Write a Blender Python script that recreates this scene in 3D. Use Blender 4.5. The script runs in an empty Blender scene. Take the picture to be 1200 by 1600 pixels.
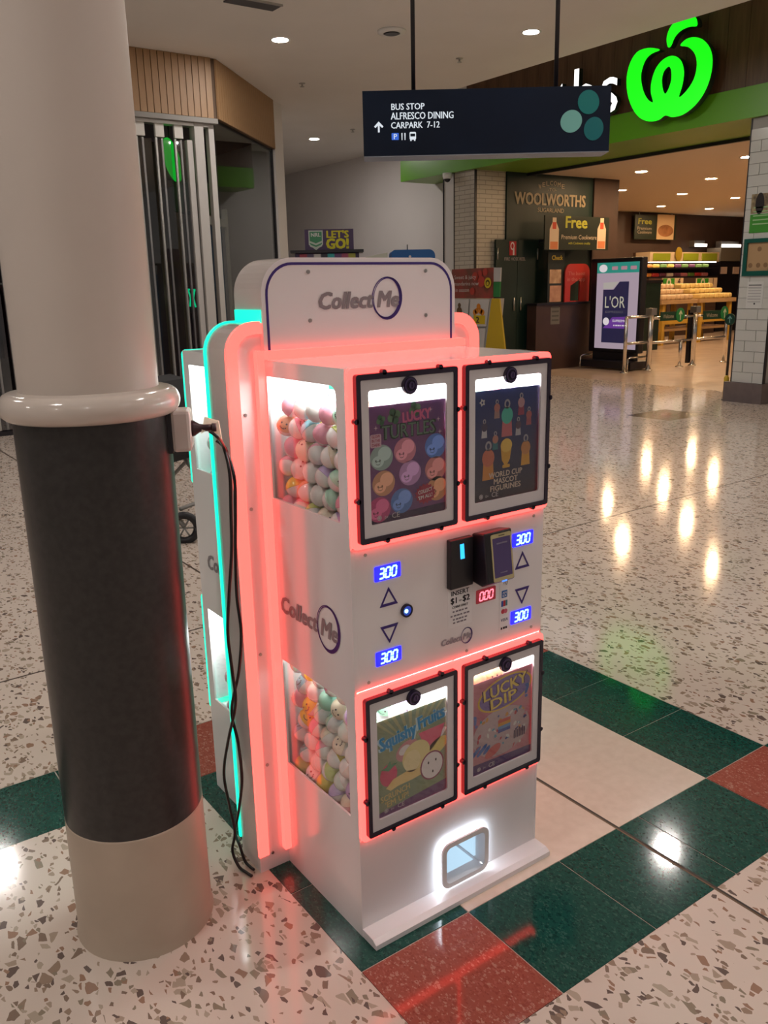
import bpy, bmesh, math, random
from mathutils import Matrix, Vector
random.seed(7)
SC = bpy.context.scene
COL = SC.collection

# ------------------------------------------------------------------ camera
CP = Vector((-0.9906, -1.5363, 1.6))
CR = Vector((0.8131, -0.5818, -0.0213)).normalized()
CF = Vector((0.5582, 0.7895, -0.2551)).normalized()
CU = CR.cross(CF).normalized()
FPX = 1333.3
cam = bpy.data.cameras.new('camera')
cam.sensor_fit = 'VERTICAL'; cam.sensor_height = 24.0; cam.lens = FPX / 1600 * 24.0
cam.clip_start = 0.05; cam.clip_end = 200
camo = bpy.data.objects.new('camera', cam); COL.objects.link(camo)
M = Matrix((CR, CU, -CF)).transposed().to_4x4(); M.translation = CP
camo.matrix_world = M
SC.camera = camo

# ------------------------------------------------------------------ world and exposure
w = bpy.data.worlds.new('world'); SC.world = w; w.use_nodes = True
bg = w.node_tree.nodes['Background']
bg.inputs[0].default_value = (0.95, 0.88, 0.82, 1); bg.inputs[1].default_value = 0.16  # low ambient fill added for the indoor concourse
vs = SC.view_settings
vs.view_transform = 'Standard'; vs.look = 'None'; vs.exposure = 0.0; vs.gamma = 1.0; vs.use_curve_mapping = False
DOWN_L = 440.0      # radiance of the concourse downlights
STORE_L = 480.0      # radiance of the supermarket downlights
RED_L, CYAN_L, PRIZE_L = 3.2, 1.3, 22.0

def ray(px, py):
    return CF + CR * ((px - 600) / FPX) + CU * ((800 - py) / FPX)
def pl(px, py, ax, val):
    d = ray(px, py); return CP + d * ((val - CP[ax]) / d[ax])
def at(px, py, D):
    d = ray(px, py); return CP + d * (D / math.hypot(d.x, d.y))

# ------------------------------------------------------------------ materials
MATS = {}
def mat(name, col=(.8, .8, .8), rough=.5, metal=0, emit=None, L=0, spec=.5, alpha=None):
    if name in MATS: return MATS[name]
    m = bpy.data.materials.new(name); m.use_nodes = True
    b = m.node_tree.nodes['Principled BSDF']
    b.inputs['Base Color'].default_value = (*col, 1); b.inputs['Roughness'].default_value = rough
    b.inputs['Metallic'].default_value = metal; b.inputs['Specular IOR Level'].default_value = spec
    if emit: b.inputs['Emission Color'].default_value = (*emit, 1); b.inputs['Emission Strength'].default_value = L
    m.diffuse_color = (*col, 1)
    MATS[name] = m
    return m
def nodes(m): return m.node_tree.nodes, m.node_tree.links, m.node_tree.nodes['Principled BSDF']
def noisy(name, c1, c2, scale=8, rough=.5, detail=4, spec=.5, stretch=(1, 1, 1), metal=0):
    """two colours mixed by noise in object space"""
    if name in MATS: return MATS[name]
    m = mat(name, c1, rough, metal, spec=spec); N, K, b = nodes(m)
    tc = N.new('ShaderNodeTexCoord'); mp = N.new('ShaderNodeMapping'); mp.inputs['Scale'].default_value = stretch
    n = N.new('ShaderNodeTexNoise'); n.inputs['Scale'].default_value = scale; n.inputs['Detail'].default_value = detail
    r = N.new('ShaderNodeMix'); r.data_type = 'RGBA'
    r.inputs[6].default_value = (*c1, 1); r.inputs[7].default_value = (*c2, 1)
    ramp = N.new('ShaderNodeMapRange'); ramp.inputs[1].default_value = .35; ramp.inputs[2].default_value = .65
    K.new(tc.outputs['Object'], mp.inputs[0]); K.new(mp.outputs[0], n.inputs[0]); K.new(n.outputs[0], ramp.inputs[0])
    K.new(ramp.outputs[0], r.inputs[0]); K.new(r.outputs[2], b.inputs['Base Color'])
    return m
def glass(name, tint=(1, 1, 1), refl=.06, rough=.02):
    if name in MATS: return MATS[name]
    m = bpy.data.materials.new(name); m.use_nodes = True; N, K = m.node_tree.nodes, m.node_tree.links
    N.remove(N['Principled BSDF'])
    t = N.new('ShaderNodeBsdfTransparent'); t.inputs[0].default_value = (*tint, 1)
    g = N.new('ShaderNodeBsdfGlossy'); g.inputs['Roughness'].default_value = rough
    f = N.new('ShaderNodeLayerWeight'); f.inputs[0].default_value = .5
    pw = N.new('ShaderNodeMath'); pw.operation = 'POWER'; pw.inputs[1].default_value = 5; K.new(f.outputs['Facing'], pw.inputs[0])
    a = N.new('ShaderNodeMath'); a.operation = 'MULTIPLY_ADD'; a.inputs[1].default_value = .7; a.inputs[2].default_value = refl; K.new(pw.outputs[0], a.inputs[0])
    x = N.new('ShaderNodeMixShader')
    K.new(a.outputs[0], x.inputs[0]); K.new(t.outputs[0], x.inputs[1]); K.new(g.outputs[0], x.inputs[2])
    K.new(x.outputs[0], N['Material Output'].inputs[0])
    MATS[name] = m; return m
def terrazzo(name, base, chips, scale, size, rough, fleck=None):
    """stone chips scattered in a binder: warped Voronoi cells, each chip its own tone"""
    m = mat(name, base, rough); N, K, b = nodes(m)
    tc = N.new('ShaderNodeTexCoord')
    def layer(scale, size, off):
        mp = N.new('ShaderNodeMapping'); mp.inputs['Location'].default_value = off
        K.new(tc.outputs['Object'], mp.inputs[0])
        mp.inputs['Rotation'].default_value = (0, 0, off[0]); mp.inputs['Scale'].default_value = (1, .68, 1)
        nz = N.new('ShaderNodeTexNoise'); nz.inputs['Scale'].default_value = scale * .8
        ad = N.new('ShaderNodeVectorMath'); ad.operation = 'SCALE'; ad.inputs['Scale'].default_value = .5 / scale
        sm = N.new('ShaderNodeVectorMath'); sm.operation = 'ADD'
        K.new(mp.outputs[0], nz.inputs[0]); K.new(nz.outputs['Color'], ad.inputs[0]); K.new(mp.outputs[0], sm.inputs[0]); K.new(ad.outputs[0], sm.inputs[1])
        v = N.new('ShaderNodeTexVoronoi'); v.feature = 'F1'; v.voronoi_dimensions = '2D'; v.inputs['Scale'].default_value = scale
        ve = N.new('ShaderNodeTexVoronoi'); ve.feature = 'DISTANCE_TO_EDGE'; ve.voronoi_dimensions = '2D'; ve.inputs['Scale'].default_value = scale
        K.new(sm.outputs[0], v.inputs['Vector']); K.new(sm.outputs[0], ve.inputs['Vector'])
        sp = N.new('ShaderNodeSeparateColor'); K.new(v.outputs['Color'], sp.inputs[0])
        # a cell holds a chip when its random number is low; the chip is the cell shrunk by its edge distance
        kp_ = N.new('ShaderNodeMath'); kp_.operation = 'LESS_THAN'; kp_.inputs[1].default_value = size; K.new(sp.outputs[0], kp_.inputs[0])
        th_ = N.new('ShaderNodeMath'); th_.operation = 'MULTIPLY_ADD'; th_.inputs[1].default_value = .16; th_.inputs[2].default_value = .07; K.new(sp.outputs[2], th_.inputs[0])
        gt = N.new('ShaderNodeMath'); gt.operation = 'GREATER_THAN'; K.new(ve.outputs['Distance'], gt.inputs[0]); K.new(th_.outputs[0], gt.inputs[1])
        lt = N.new('ShaderNodeMath'); lt.operation = 'MULTIPLY'; K.new(kp_.outputs[0], lt.inputs[0]); K.new(gt.outputs[0], lt.inputs[1])
        cr = N.new('ShaderNodeValToRGB'); cr.color_ramp.interpolation = 'CONSTANT'
        el = cr.color_ramp.elements
        for i, c in enumerate(chips):
            e = el[i] if i < 2 else el.new(i / len(chips))
            e.position = i / len(chips); e.color = (*c, 1)
        K.new(sp.outputs[1], cr.inputs[0])
        return lt.outputs[0], cr.outputs[0]
    col = None
    for sc_, sz, off in ((scale, size, (.3, 0, 0)), (scale * 1.9, size * .9, (1.3, 1.7, 0))):
        f, c = layer(sc_, sz, off)
        mx = N.new('ShaderNodeMix'); mx.data_type = 'RGBA'
        if col is None: mx.inputs[6].default_value = (*base, 1)
        else: K.new(col, mx.inputs[6])
        K.new(f, mx.inputs[0]); K.new(c, mx.inputs[7]); col = mx.outputs[2]
    K.new(col, b.inputs['Base Color'])
    return m
def bricky(name, c1, c2, mortar, bw, bh, rough=.3):
    m = mat(name, c1, rough); N, K, b = nodes(m)
    tc = N.new('ShaderNodeTexCoord'); sp = N.new('ShaderNodeSeparateXYZ'); cb = N.new('ShaderNodeCombineXYZ')
    ad = N.new('ShaderNodeMath'); K.new(tc.outputs['Object'], sp.inputs[0])
    K.new(sp.outputs[0], ad.inputs[0]); K.new(sp.outputs[1], ad.inputs[1]); K.new(ad.outputs[0], cb.inputs[0]); K.new(sp.outputs[2], cb.inputs[1])
    t = N.new('ShaderNodeTexBrick'); t.inputs['Scale'].default_value = 1; t.inputs['Brick Width'].default_value = bw; t.inputs['Row Height'].default_value = bh
    t.inputs['Mortar Size'].default_value = .006
    t.inputs['Color1'].default_value = (*c1, 1); t.inputs['Color2'].default_value = (*c2, 1); t.inputs['Mortar'].default_value = (*mortar, 1)
    K.new(cb.outputs[0], t.inputs[0]); K.new(t.outputs[0], b.inputs['Base Color'])
    return m
def lamp(name, col, L): return mat(name, (.05, .05, .05), .4, emit=col, L=L)
def ink(name, col): return mat('ink_' + name, col, .45, spec=.3)

WHITE = mat('white_acrylic', (.84, .80, .80), .12)
SATIN = mat('white_satin_panel', (.84, .80, .81), .28)
RED = lamp('red_led_diffuser', (1.0, .080, .064), RED_L); RED2 = lamp('red_door_surround', (1.0, .052, .044), 5.2)
CYAN = lamp('cyan_led_diffuser', (.0, 1.0, .62), CYAN_L)
PRIZE = lamp('prize_light', (.95, 1.0, .98), PRIZE_L)
BLACK = mat('black_plastic', (.012, .010, .014), .35)
FRAMEB = mat('black_door_frame', (.02, .012, .03), .3)
CHROME = mat('chrome', (.75, .74, .72), .18, 1)
STEEL = mat('brushed_steel', (.5, .49, .47), .35, 1)
PURPLE = ink('purple', (.055, .03, .19))
GREYINK = ink('grey_logo', (.27, .235, .25))
CLEAR = glass('clear_pane', (.97, .98, .98), .05)

# ------------------------------------------------------------------ object helpers
def setp(o, label=None, cat=None, group=None, kind=None):
    if label: o['label'] = label
    if cat: o['category'] = cat
    if group: o['group'] = group
    if kind: o['kind'] = kind
    return o
def thing(name, label, cat, loc=(0, 0, 0), group=None, kind=None):
    o = bpy.data.objects.new(name, None); o.empty_display_size = .1; COL.objects.link(o); o.location = loc
    return setp(o, label, cat, group, kind)
def parent_to(o, p):
    if p is None: return
    o.parent = p
    if p.type == 'EMPTY': o.matrix_parent_inverse = Matrix.Translation(-Vector(p.location))
def link(name, me, parent=None, loc=None):
    o = bpy.data.objects.new(name, me); COL.objects.link(o)
    if loc is not None: o.location = loc
    parent_to(o, parent); return o
class MB:
    def __init__(s): s.v = []; s.f = []; s.m = []; s.sm = []; s.mats = []
    def mi(s, m):
        if m not in s.mats: s.mats.append(m)
        return s.mats.index(m)
    def add(s, verts, faces, m, smooth=False):
        b = len(s.v); k = s.mi(m); s.v += [tuple(v) for v in verts]
        for f in faces: s.f.append([b + i for i in f]); s.m.append(k); s.sm.append(smooth)
        return s
    def box(s, a, b, m):
        x0, y0, z0 = (min(a[i], b[i]) for i in range(3)); x1, y1, z1 = (max(a[i], b[i]) for i in range(3))
        v = [(x0, y0, z0), (x1, y0, z0), (x1, y1, z0), (x0, y1, z0), (x0, y0, z1), (x1, y0, z1), (x1, y1, z1), (x0, y1, z1)]
        return s.add(v, [(0, 3, 2, 1), (4, 5, 6, 7), (0, 1, 5, 4), (1, 2, 6, 5), (2, 3, 7, 6), (3, 0, 4, 7)], m)
    def lathe(s, c, prof, m, n=32, smooth=True, cap=True):
        """prof: (radius, z) from bottom to top about the vertical axis through c"""
        v = []; f = []
        for r, z in prof:
            for i in range(n):
                a = 2 * math.pi * i / n; v.append((c[0] + r * math.cos(a), c[1] + r * math.sin(a), c[2] + z))
        for k in range(len(prof) - 1):
            for i in range(n):
                j = (i + 1) % n; f.append((k * n + i, k * n + j, (k + 1) * n + j, (k + 1) * n + i))
        s.add(v, f, m, smooth)
        if cap:
            b = len(s.v) - len(v); k = s.mi(m)
            s.f.append([b + i for i in reversed(range(n))]); s.m.append(k); s.sm.append(False)
            s.f.append([b + (len(prof) - 1) * n + i for i in range(n)]); s.m.append(k); s.sm.append(False)
        return s
    def tube(s, pts, r, m, n=8):
        pts = [Vector(p) for p in pts]; v = []; f = []; up = None
        for i, p in enumerate(pts):
            t = (pts[min(i + 1, len(pts) - 1)] - pts[max(i - 1, 0)]).normalized()
            if up is None: up = Vector((0, 0, 1)) if abs(t.z) < .9 else Vector((1, 0, 0))
            a = t.cross(up).normalized(); b_ = a.cross(t).normalized(); up = b_
            rr_ = r[i] if isinstance(r, (list, tuple)) else r
            for k in range(n):
                q = 2 * math.pi * k / n; v.append(p + a * (rr_ * math.cos(q)) + b_ * (rr_ * math.sin(q)))
        for i in range(len(pts) - 1):
            for k in range(n): f.append((i * n + k, i * n + (k + 1) % n, (i + 1) * n + (k + 1) % n, (i + 1) * n + k))
        f.append(tuple(reversed(range(n)))); f.append(tuple((len(pts) - 1) * n + k for k in range(n)))
        return s.add(v, f, m, True)
    def prism(s, poly, off, m):
        """closed 3-D polygon pushed along off"""
        n = len(poly); off = Vector(off); v = [Vector(p) for p in poly] + [Vector(p) + off for p in poly]
        f = [tuple(range(n)), tuple(reversed(range(n, 2 * n)))] + [(i, n + i, n + (i + 1) % n, (i + 1) % n) for i in range(n)]
        return s.add(v, f, m)
    def mesh(s, me, mtx, m):
        return s.add([mtx @ v.co for v in me.vertices], [tuple(p.vertices) for p in me.polygons], m)
    def build(s, name, parent=None, recalc=True):
        me = bpy.data.meshes.new(name); me.from_pydata(s.v, [], s.f)
        for m in s.mats: me.materials.append(m)
        me.polygons.foreach_set('material_index', s.m); me.polygons.foreach_set('use_smooth', s.sm)
        if recalc:
            bm = bmesh.new(); bm.from_mesh(me); bmesh.ops.recalc_face_normals(bm, faces=bm.faces); bm.to_mesh(me); bm.free()
        me.update(); return link(name, me, parent)
def box(name, a, b, m, parent=None): return MB().box(a, b, m).build(name, parent)
def bevel(o, wdt, seg=2):
    bm = bmesh.new(); bm.from_mesh(o.data)
    bmesh.ops.bevel(bm, geom=bm.edges[:], offset=wdt, segments=seg, affect='EDGES', profile=.5); bm.to_mesh(o.data); bm.free(); return o
def frame_mtx(o, right, up):
    r, u = Vector(right), Vector(up); n = r.cross(u); m = Matrix((r, u, n)).transposed().to_4x4(); m.translation = Vector(o); return m
FRONT = ((1, 0, 0), (0, 0, 1)); SIDE = ((0, -1, 0), (0, 0, 1)); BACK = ((-1, 0, 0), (0, 0, 1)); UPF = ((1, 0, 0), (0, 1, 0))
def rr(x0, y0, x1, y1, r, n=6, corners=(1, 1, 1, 1)):
    """rounded rectangle; corners: bl, br, tr, tl"""
    P = []
    for (cx, cy, a0, k) in ((x0, y0, 180, 0), (x1, y0, 270, 1), (x1, y1, 0, 2), (x0, y1, 90, 3)):
        q = r * corners[k]
        if q <= 1e-6: P.append((cx, cy)); continue
        ox = cx + q if cx == x0 else cx - q; oy = cy + q if cy == y0 else cy - q
        for i in range(n + 1):
            a = math.radians(a0 + 90 * i / n); P.append((ox + q * math.cos(a), oy + q * math.sin(a)))
    return P
def ell(cx, cy, rx, ry=None, n=28, rot=0):
    ry = rx if ry is None else ry; c, s = math.cos(rot), math.sin(rot)
    return [(cx + rx * math.cos(t) * c - ry * math.sin(t) * s, cy + rx * math.cos(t) * s + ry * math.sin(t) * c) for t in (2 * math.pi * i / n for i in range(n))]
def curve_mesh(loops, depth):
    cu = bpy.data.curves.new('tmp', 'CURVE'); cu.dimensions = '2D'; cu.fill_mode = 'BOTH'; cu.extrude = depth / 2
    for L in loops:
        sp = cu.splines.new('POLY'); sp.points.add(len(L) - 1); sp.use_cyclic_u = True
        for p, q in zip(sp.points, L): p.co = (q[0], q[1], 0, 1)
    o = bpy.data.objects.new('tmp', cu); me = bpy.data.meshes.new_from_object(o)
    bpy.data.objects.remove(o); bpy.data.curves.remove(cu); return me
def text_mesh(s, size, bold=0, shear=0, align='CENTER', space=1, depth=0, line=1):
    cu = bpy.data.curves.new('tmp', 'FONT'); cu.body = s; cu.size = size; cu.offset = bold * size; cu.shear = shear
    cu.align_x = align; cu.align_y = 'BOTTOM_BASELINE'; cu.space_character = space; cu.resolution_u = 2; cu.extrude = depth / 2; cu.space_line = line
    o = bpy.data.objects.new('tmp', cu); me = bpy.data.meshes.new_from_object(o)
    bpy.data.objects.remove(o); bpy.data.curves.remove(cu); return me
def text_w(s, **k):
    me = text_mesh(s, 1, **k); xs = [v.co.x for v in me.vertices]; return max(xs) - min(xs)
def plate(name, loops, depth, o, face, m, parent=None):
    """flat shape with holes, front surface on the plane through o, thickness going behind it"""
    me = curve_mesh(loops, depth); mt = frame_mtx(o, *face) @ Matrix.Translation((0, 0, -depth / 2))
    return MB().mesh(me, mt, m).build(name, parent)
class Flat:
    """printed sheet: coloured shapes and lettering in thin layers on one plane"""
    def __init__(s, o, face, step=.0006): s.mt = frame_mtx(o, *face); s.b = MB(); s.step = step
    def shape(s, loops, m, lay=1, th=.0002, step=None):
        step = step or s.step
        if not isinstance(loops[0][0], (tuple, list)): loops = [loops]
        s.b.mesh(curve_mesh(loops, th), s.mt @ Matrix.Translation((0, 0, lay * step)), m); return s
    def text(s, t, x, y, size, m, lay=2, width=None, rot=0, step=None, bold=0, **k):
        step = step or s.step
        me = text_mesh(t, size, **k); sx = 1; e = bold * size * .8
        if width:
            xs = [v.co.x for v in me.vertices]; sx = max(.01, width - 2 * e) / max(1e-6, max(xs) - min(xs))
        offs = [(0, 0)] if bold < .008 else [(-e, 0), (e, 0), (0, 0)] if bold < .03 else [(-e, -e * .6), (e, -e * .6), (-e, e * .6), (e, e * .6), (0, 0)]
        for i, (dx, dy) in enumerate(offs):      # heavier weights: copies laid over each other a hair apart
            mt = s.mt @ Matrix.Translation((x, y, (lay + .12 * i) * step)) @ Matrix.Rotation(rot, 4, 'Z') @ Matrix.Translation((dx, dy, 0)) @ Matrix.Diagonal((sx, 1, 1, 1))
            s.b.mesh(me, mt, m)
        return s
    def build(s, name, parent=None): return s.b.build(name, parent, recalc=False)

# ================================================================== FLOOR
CREAM = (.67, .57, .495)
CHIPS = [(.32, .23, .17), (.24, .17, .13), (.40, .31, .24), (.15, .11, .095), (.33, .20, .14), (.44, .36, .28), (.28, .23, .17)]
TERR = terrazzo('terrazzo_cream', CREAM, CHIPS, 42, .235, .10)
GX = [-.068, .274, .616, .967, 1.315, 1.657, 2.0, 2.35, 2.7]
GY = [-.43, -.093, .25, .60, .945, 1.29]
LX = [-1.46, -1.112, -.764, -.416]
xs = sorted([-14, 10.42] + LX + GX + [7.53, 8.29]); ys = sorted([-14, 24] + GY + [4.66, 5.29])
def tile_kind(x, y):
    if -.068 < x < 1.657 and -.43 < y < 1.29:
        ex = x < .274 or x > 1.315; ey = y < -.093 or y > .945
        return 'red' if ex and ey else 'green' if ex or ey else 'cream'
    if 1.657 < x < 2.7 and -.43 < y < -.093: return 'green'
    if -1.46 < x < -.068 and .945 < y < 1.29: return 'green'
    if 7.53 < x < 8.29 and 4.66 < y < 5.29: return 'dia'
    return None
fl = MB()
cells = []
for i in range(len(xs) - 1):
    for j in range(len(ys) - 1):
        x0, x1, y0, y1 = xs[i], xs[i + 1], ys[j], ys[j + 1]; k = tile_kind((x0 + x1) / 2, (y0 + y1) / 2)
        if k: cells.append((k, x0, x1, y0, y1))
        else: fl.add([(x0, y0, 0), (x1, y0, 0), (x1, y1, 0), (x0, y1, 0)], [(0, 1, 2, 3)], TERR)
GROUT = mat('pale_grout', (.55, .50, .44), .5)
for a in ((-1.47, .94, -.06, 1.3), (-.075, -.437, 2.71, 1.3), (7.52, 4.65, 8.3, 5.3)):
    fl.add([(a[0], a[1], -.0025), (a[2], a[1], -.0025), (a[2], a[3], -.0025), (a[0], a[3], -.0025)], [(0, 1, 2, 3)], GROUT)
floor = setp(fl.build('floor', recalc=False), 'polished cream terrazzo concourse floor with coloured tile inlay', kind='structure')
TG = terrazzo('terrazzo_green', (.007, .066, .052), [(.013, .085, .066), (.003, .036, .029), (.005, .046, .037), (.03, .105, .085)], 120, .45, .08)
TR = terrazzo('terrazzo_red', (.33, .085, .06), [(.38, .115, .085), (.28, .065, .045), (.44, .20, .15), (.30, .07, .05)], 120, .45, .08)
TC = noisy('terrazzo_plain_cream', (.76, .65, .55), (.71, .60, .50), 30, .10)
TD = terrazzo('terrazzo_dark', (.05, .035, .02), [(.03, .02, .015), (.08, .05, .03), (.04, .03, .02), (.06, .04, .03)], 90, .6, .15)
for k, x0, x1, y0, y1 in cells:
    g = .0022
    if k == 'cream': box('tile', (x0, y0, -.006), (x1, y1, 0), TC, floor); continue
    if k == 'dia':
        box('tile', (x0 + g, y0 + g, -.006), (x1 - g, y1 - g, 0), TD, floor)
        box('tile', (x0 + .24, y0 + .2, -.004), (x1 - .24, y1 - .2, .0006), TR, floor); continue
    box('tile', (x0 + g, y0 + g, -.006), (x1 - g, y1 - g, 0), TG if k == 'green' else TR, floor)
JOINT = mat('joint_dark', (.035, .02, .015), .6); BRASS = mat('joint_strip', (.16, .10, .06), .4, .6)
for nm, p0, p1, wd in (('expansion_joint', (.868, -14), (.868, 24), .007), ('expansion_joint', (-14, 1.75), (10.4, 2.48), .006)):
    d = (Vector(p1) - Vector(p0)).normalized(); n = Vector((-d.y, d.x))
    for off, wd2, mm in ((-wd * .45, wd * .55, JOINT), (wd * .45, wd * .35, BRASS)):
        q = [(*(Vector(p) + n * (off + s * wd2)), .0003) for p, s in ((p0, -1), (p1, -1), (p1, 1), (p0, 1))]
        MB().prism(q, (0, 0, .0006), mm).build(nm if mm is JOINT else 'joint_edging', floor)

# ================================================================== CEILING, WALLS
CEILZ = 4.37
PAINT = noisy('ceiling_paint', (.80, .77, .73), (.77, .74, .70), 1.2, .7)
WALLP = noisy('wall_paint', (.74, .70, .68), (.71, .67, .65), 1.0, .6)
cb = MB()
for a, b in (((-14, -14, CEILZ), (7.85, 10.6, CEILZ + .12)), ((-14, 10.6, CEILZ), (10.35, 24, CEILZ + .12))): cb.box(a, b, PAINT)
cb.box((7.75, -14, 5.0), (11.0, 10.7, 5.1), PAINT); cb.box((7.75, -14, CEILZ + .12), (7.85, 10.6, 5.0), PAINT); cb.box((7.75, 10.6, CEILZ + .12), (11, 10.7, 5.0), PAINT)
setp(cb.build('ceiling'), 'pale painted plasterboard concourse ceiling', kind='structure')
setp(box('wall_back', (10.35, 11.0, 0), (10.5, 24, CEILZ), WALLP), 'plain off-white wall beside the supermarket entrance', kind='structure')
setp(box('wall_far', (-14, 24, 0), (10.5, 24.15, CEILZ), WALLP), 'far end wall of the side corridor', kind='structure')

# downlights: emitter disc in a white ring, set in the ceiling
DOWN = lamp('downlight_lens', (1.0, .94, .89), DOWN_L)
DOWN2 = lamp('warm_downlight_lens', (1.0, .66, .36), STORE_L)
TRIMW = mat('white_trim', (.8, .8, .78), .4)
def downlight(x, y, z, r, lens, label, group):
    t = thing('downlight', label, 'downlight', (x, y, z), group)
    MB().lathe((x, y, z), [(r * 1.02, -.004), (r * 1.25, -.008), (r * 1.3, -.001), (r * 1.02, -.0005)], TRIMW, 24, cap=False).build('trim_ring', t)
    MB().lathe((x, y, z), [(r, -.006), (r, -.001)], lens, 24, smooth=False).build('lens', t)
    return t
named = {(4.41, 7.96): 'round ceiling downlight above the timber slat fascia', (6.70, 6.23): 'round ceiling downlight right of the left sign rod',
         (8.24, 13.56): 'round ceiling downlight nearest the plain white wall'}
for (x, y), lb in named.items(): downlight(x, y, CEILZ, .087, DOWN, lb, 'concourse downlights')
for x, y in ((6.06, 3.27), (.17, 7.4), (2.2, 3.6), (-2.2, 4.2), (2.2, -.6), (-2.4, .0), (6.1, -.6), (-2.4, -4.2), (2.2, -4.6), (6.1, -4.6), (-6, 2), (-6, -2.5)):
    downlight(x, y, CEILZ, .087, DOWN, 'round ceiling downlight over the open concourse outside the picture', 'downlights outside the picture')
for px, py, lb in ((472, 130, 'small sprinkler head between the two left downlights'), (551, 202, 'small sprinkler head beside the left end of the hanging sign'),
                   (718, 91, 'small sprinkler head between the two sign rods')):
    p = CP + ray(px, py) * ((CEILZ - 1.6) / ray(px, py).z)
    t = thing('sprinkler_head', lb, 'sprinkler', (p.x, p.y, CEILZ), 'ceiling sprinklers')
    MB().lathe(p, [(.012, -.055), (.03, -.05), (.03, -.045), (.010, -.04)], STEEL, 12).build('deflector', t)
    MB().lathe(p, [(.012, -.042), (.012, -.01), (.045, -.008), (.045, 0)], STEEL, 12).build('stem', t)
p = CP + ray(612, 48) * ((CEILZ - 1.6) / ray(612, 48).z)
t = thing('ceiling_speaker', 'flat dark and white round fitting in the ceiling left of the rod', 'speaker', (p.x, p.y, CEILZ))
MB().lathe((p.x, p.y, CEILZ), [(.10, -.03), (.16, -.02), (.16, 0)], TRIMW, 24).build('rim', t)
MB().lathe((p.x, p.y, CEILZ), [(.075, -.038), (.095, -.031)], BLACK, 24).build('grille', t)
p = CP + ray(406, 1) * ((CEILZ - 1.6) / ray(406, 1).z)
t = thing('air_vent', 'grey slotted air vent cut off by the top edge', 'vent', (p.x, p.y, CEILZ))
box('vent_frame', (p.x - .3, p.y - .02, CEILZ - .02), (p.x + .25, p.y - .005, CEILZ), STEEL, t); box('grille', (p.x - .3, p.y - .005, CEILZ - .012), (p.x + .25, p.y + .2, CEILZ), mat('vent_dark', (.08, .08, .09), .5), t)

# ================================================================== ROUND COLUMN
PC = (-.410, .4235)
t = thing('column', 'round white column with dark wrap and thick white collar ring', 'column', (*PC, 0))
COLW = noisy('column_paint', (.61, .535, .475), (.585, .51, .45), 2.5, .45)
BASEP = noisy('column_base_paint', (.53, .43, .335), (.47, .38, .295), 6, .4)
DARKW = noisy('dark_wrap', (.022, .020, .020), (.034, .031, .030), 55, .32, 6)
MB().lathe((*PC, 0), [(.1507, 1.37), (.1507, CEILZ)], COLW, 64, cap=False).build('shaft', t)
MB().lathe((*PC, 0), [(.170, .335), (.170, 1.345)], DARKW, 64, cap=False).build('wrap', t)
MB().lathe((*PC, 0), [(.176, 0), (.174, .012), (.1715, .022), (.1705, .33), (.1705, .336), (.15, .337)], BASEP, 64, cap=False).build('base', t)
rp = [(.15, 1.335)] + [(.171 + .026 * math.cos(math.radians(a)) ** 1, 1.362 + .030 * math.sin(math.radians(a))) for a in range(-90, 95, 15)] + [(.15, 1.395)]
MB().lathe((*PC, 0), rp, mat('collar_gloss', (.62, .545, .485), .16), 64, cap=False).build('collar_ring', t)

# power outlet, plug, adaptor and cords
az = math.radians(-27); od = Vector((math.cos(az), math.sin(az), 0)); os_ = Vector((-od.y, od.x, 0))   # outward from the column towards the machine side
oc = Vector((*PC, 0)) + od * .170
t = thing('power_outlet', 'white power outlet box under the column collar ring', 'power outlet', (oc.x, oc.y, 1.25))
IVORY = mat('ivory_plastic', (.62, .53, .49), .3)
def obox(name, a, b, m, par, bv=.004):
    mt = Matrix((od, os_, Vector((0, 0, 1)))).transposed().to_4x4(); mt.translation = oc
    o = box(name, a, b, m, par); bevel(o, bv)
    for v in o.data.vertices: v.co = mt @ v.co
    return o
obox('housing', (.004, -.035, 1.243), (.048, .04, 1.338), IVORY, t, .008); obox('back_plate', (-.006, -.037, 1.241), (.006, .042, 1.34), BLACK, t, .002)
DPLUG = mat('dark_red_plug', (.035, .012, .016), .35)
base = oc + od * .048; q0 = Vector((base.x, base.y, 1.292))
t = thing('power_plug', 'dark plug pushed into the white outlet box', 'plug', tuple(q0))
MB().tube([q0, q0 + od * .006, q0 + od * .018, q0 + od * .03, q0 + od * .048], [.019, .018, .010, .008, .0075], DPLUG, 14).build('plug_body', t)
MB().tube([q0 + od * .046, q0 + od * .056], [.010, .010], DPLUG, 14).build('strain_relief', t)
# paper tag on the cords
ctag = q0 + od * .055 + Vector((0, 0, .0))
TAGM = noisy('tag_card', (.66, .52, .40), (.58, .43, .32), 60, .6)
P0 = at(319, 652, 2.02); P1 = at(341, 658, 2.03); P2 = at(347, 692, 2.04); P3 = at(322, 672, 2.02); P4 = at(314, 678, 2.0)
tg = MB().prism([P0, P1, P2, P3, P4], Vector((.004, .004, 0)), TAGM).build('cable_tag'); setp(tg, 'creased tan paper tag hanging where the cords start', 'tag')
CORD = mat('black_cord', (.012, .008, .010), .35)
def smooth_path(P, n=8):
    out = []
    for i in range(len(P) - 1):
        a = P[max(i - 1, 0)]; b = P[i]; c = P[i + 1]; d = P[min(i + 2, len(P) - 1)]
        for k in range(n):
            s = k / n; out.append(.5 * ((2 * b) + (c - a) * s + (2 * a - 5 * b + 4 * c - d) * s * s + (3 * b - 3 * c + d - a) * s ** 3))
    return out + [P[-1]]
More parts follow.
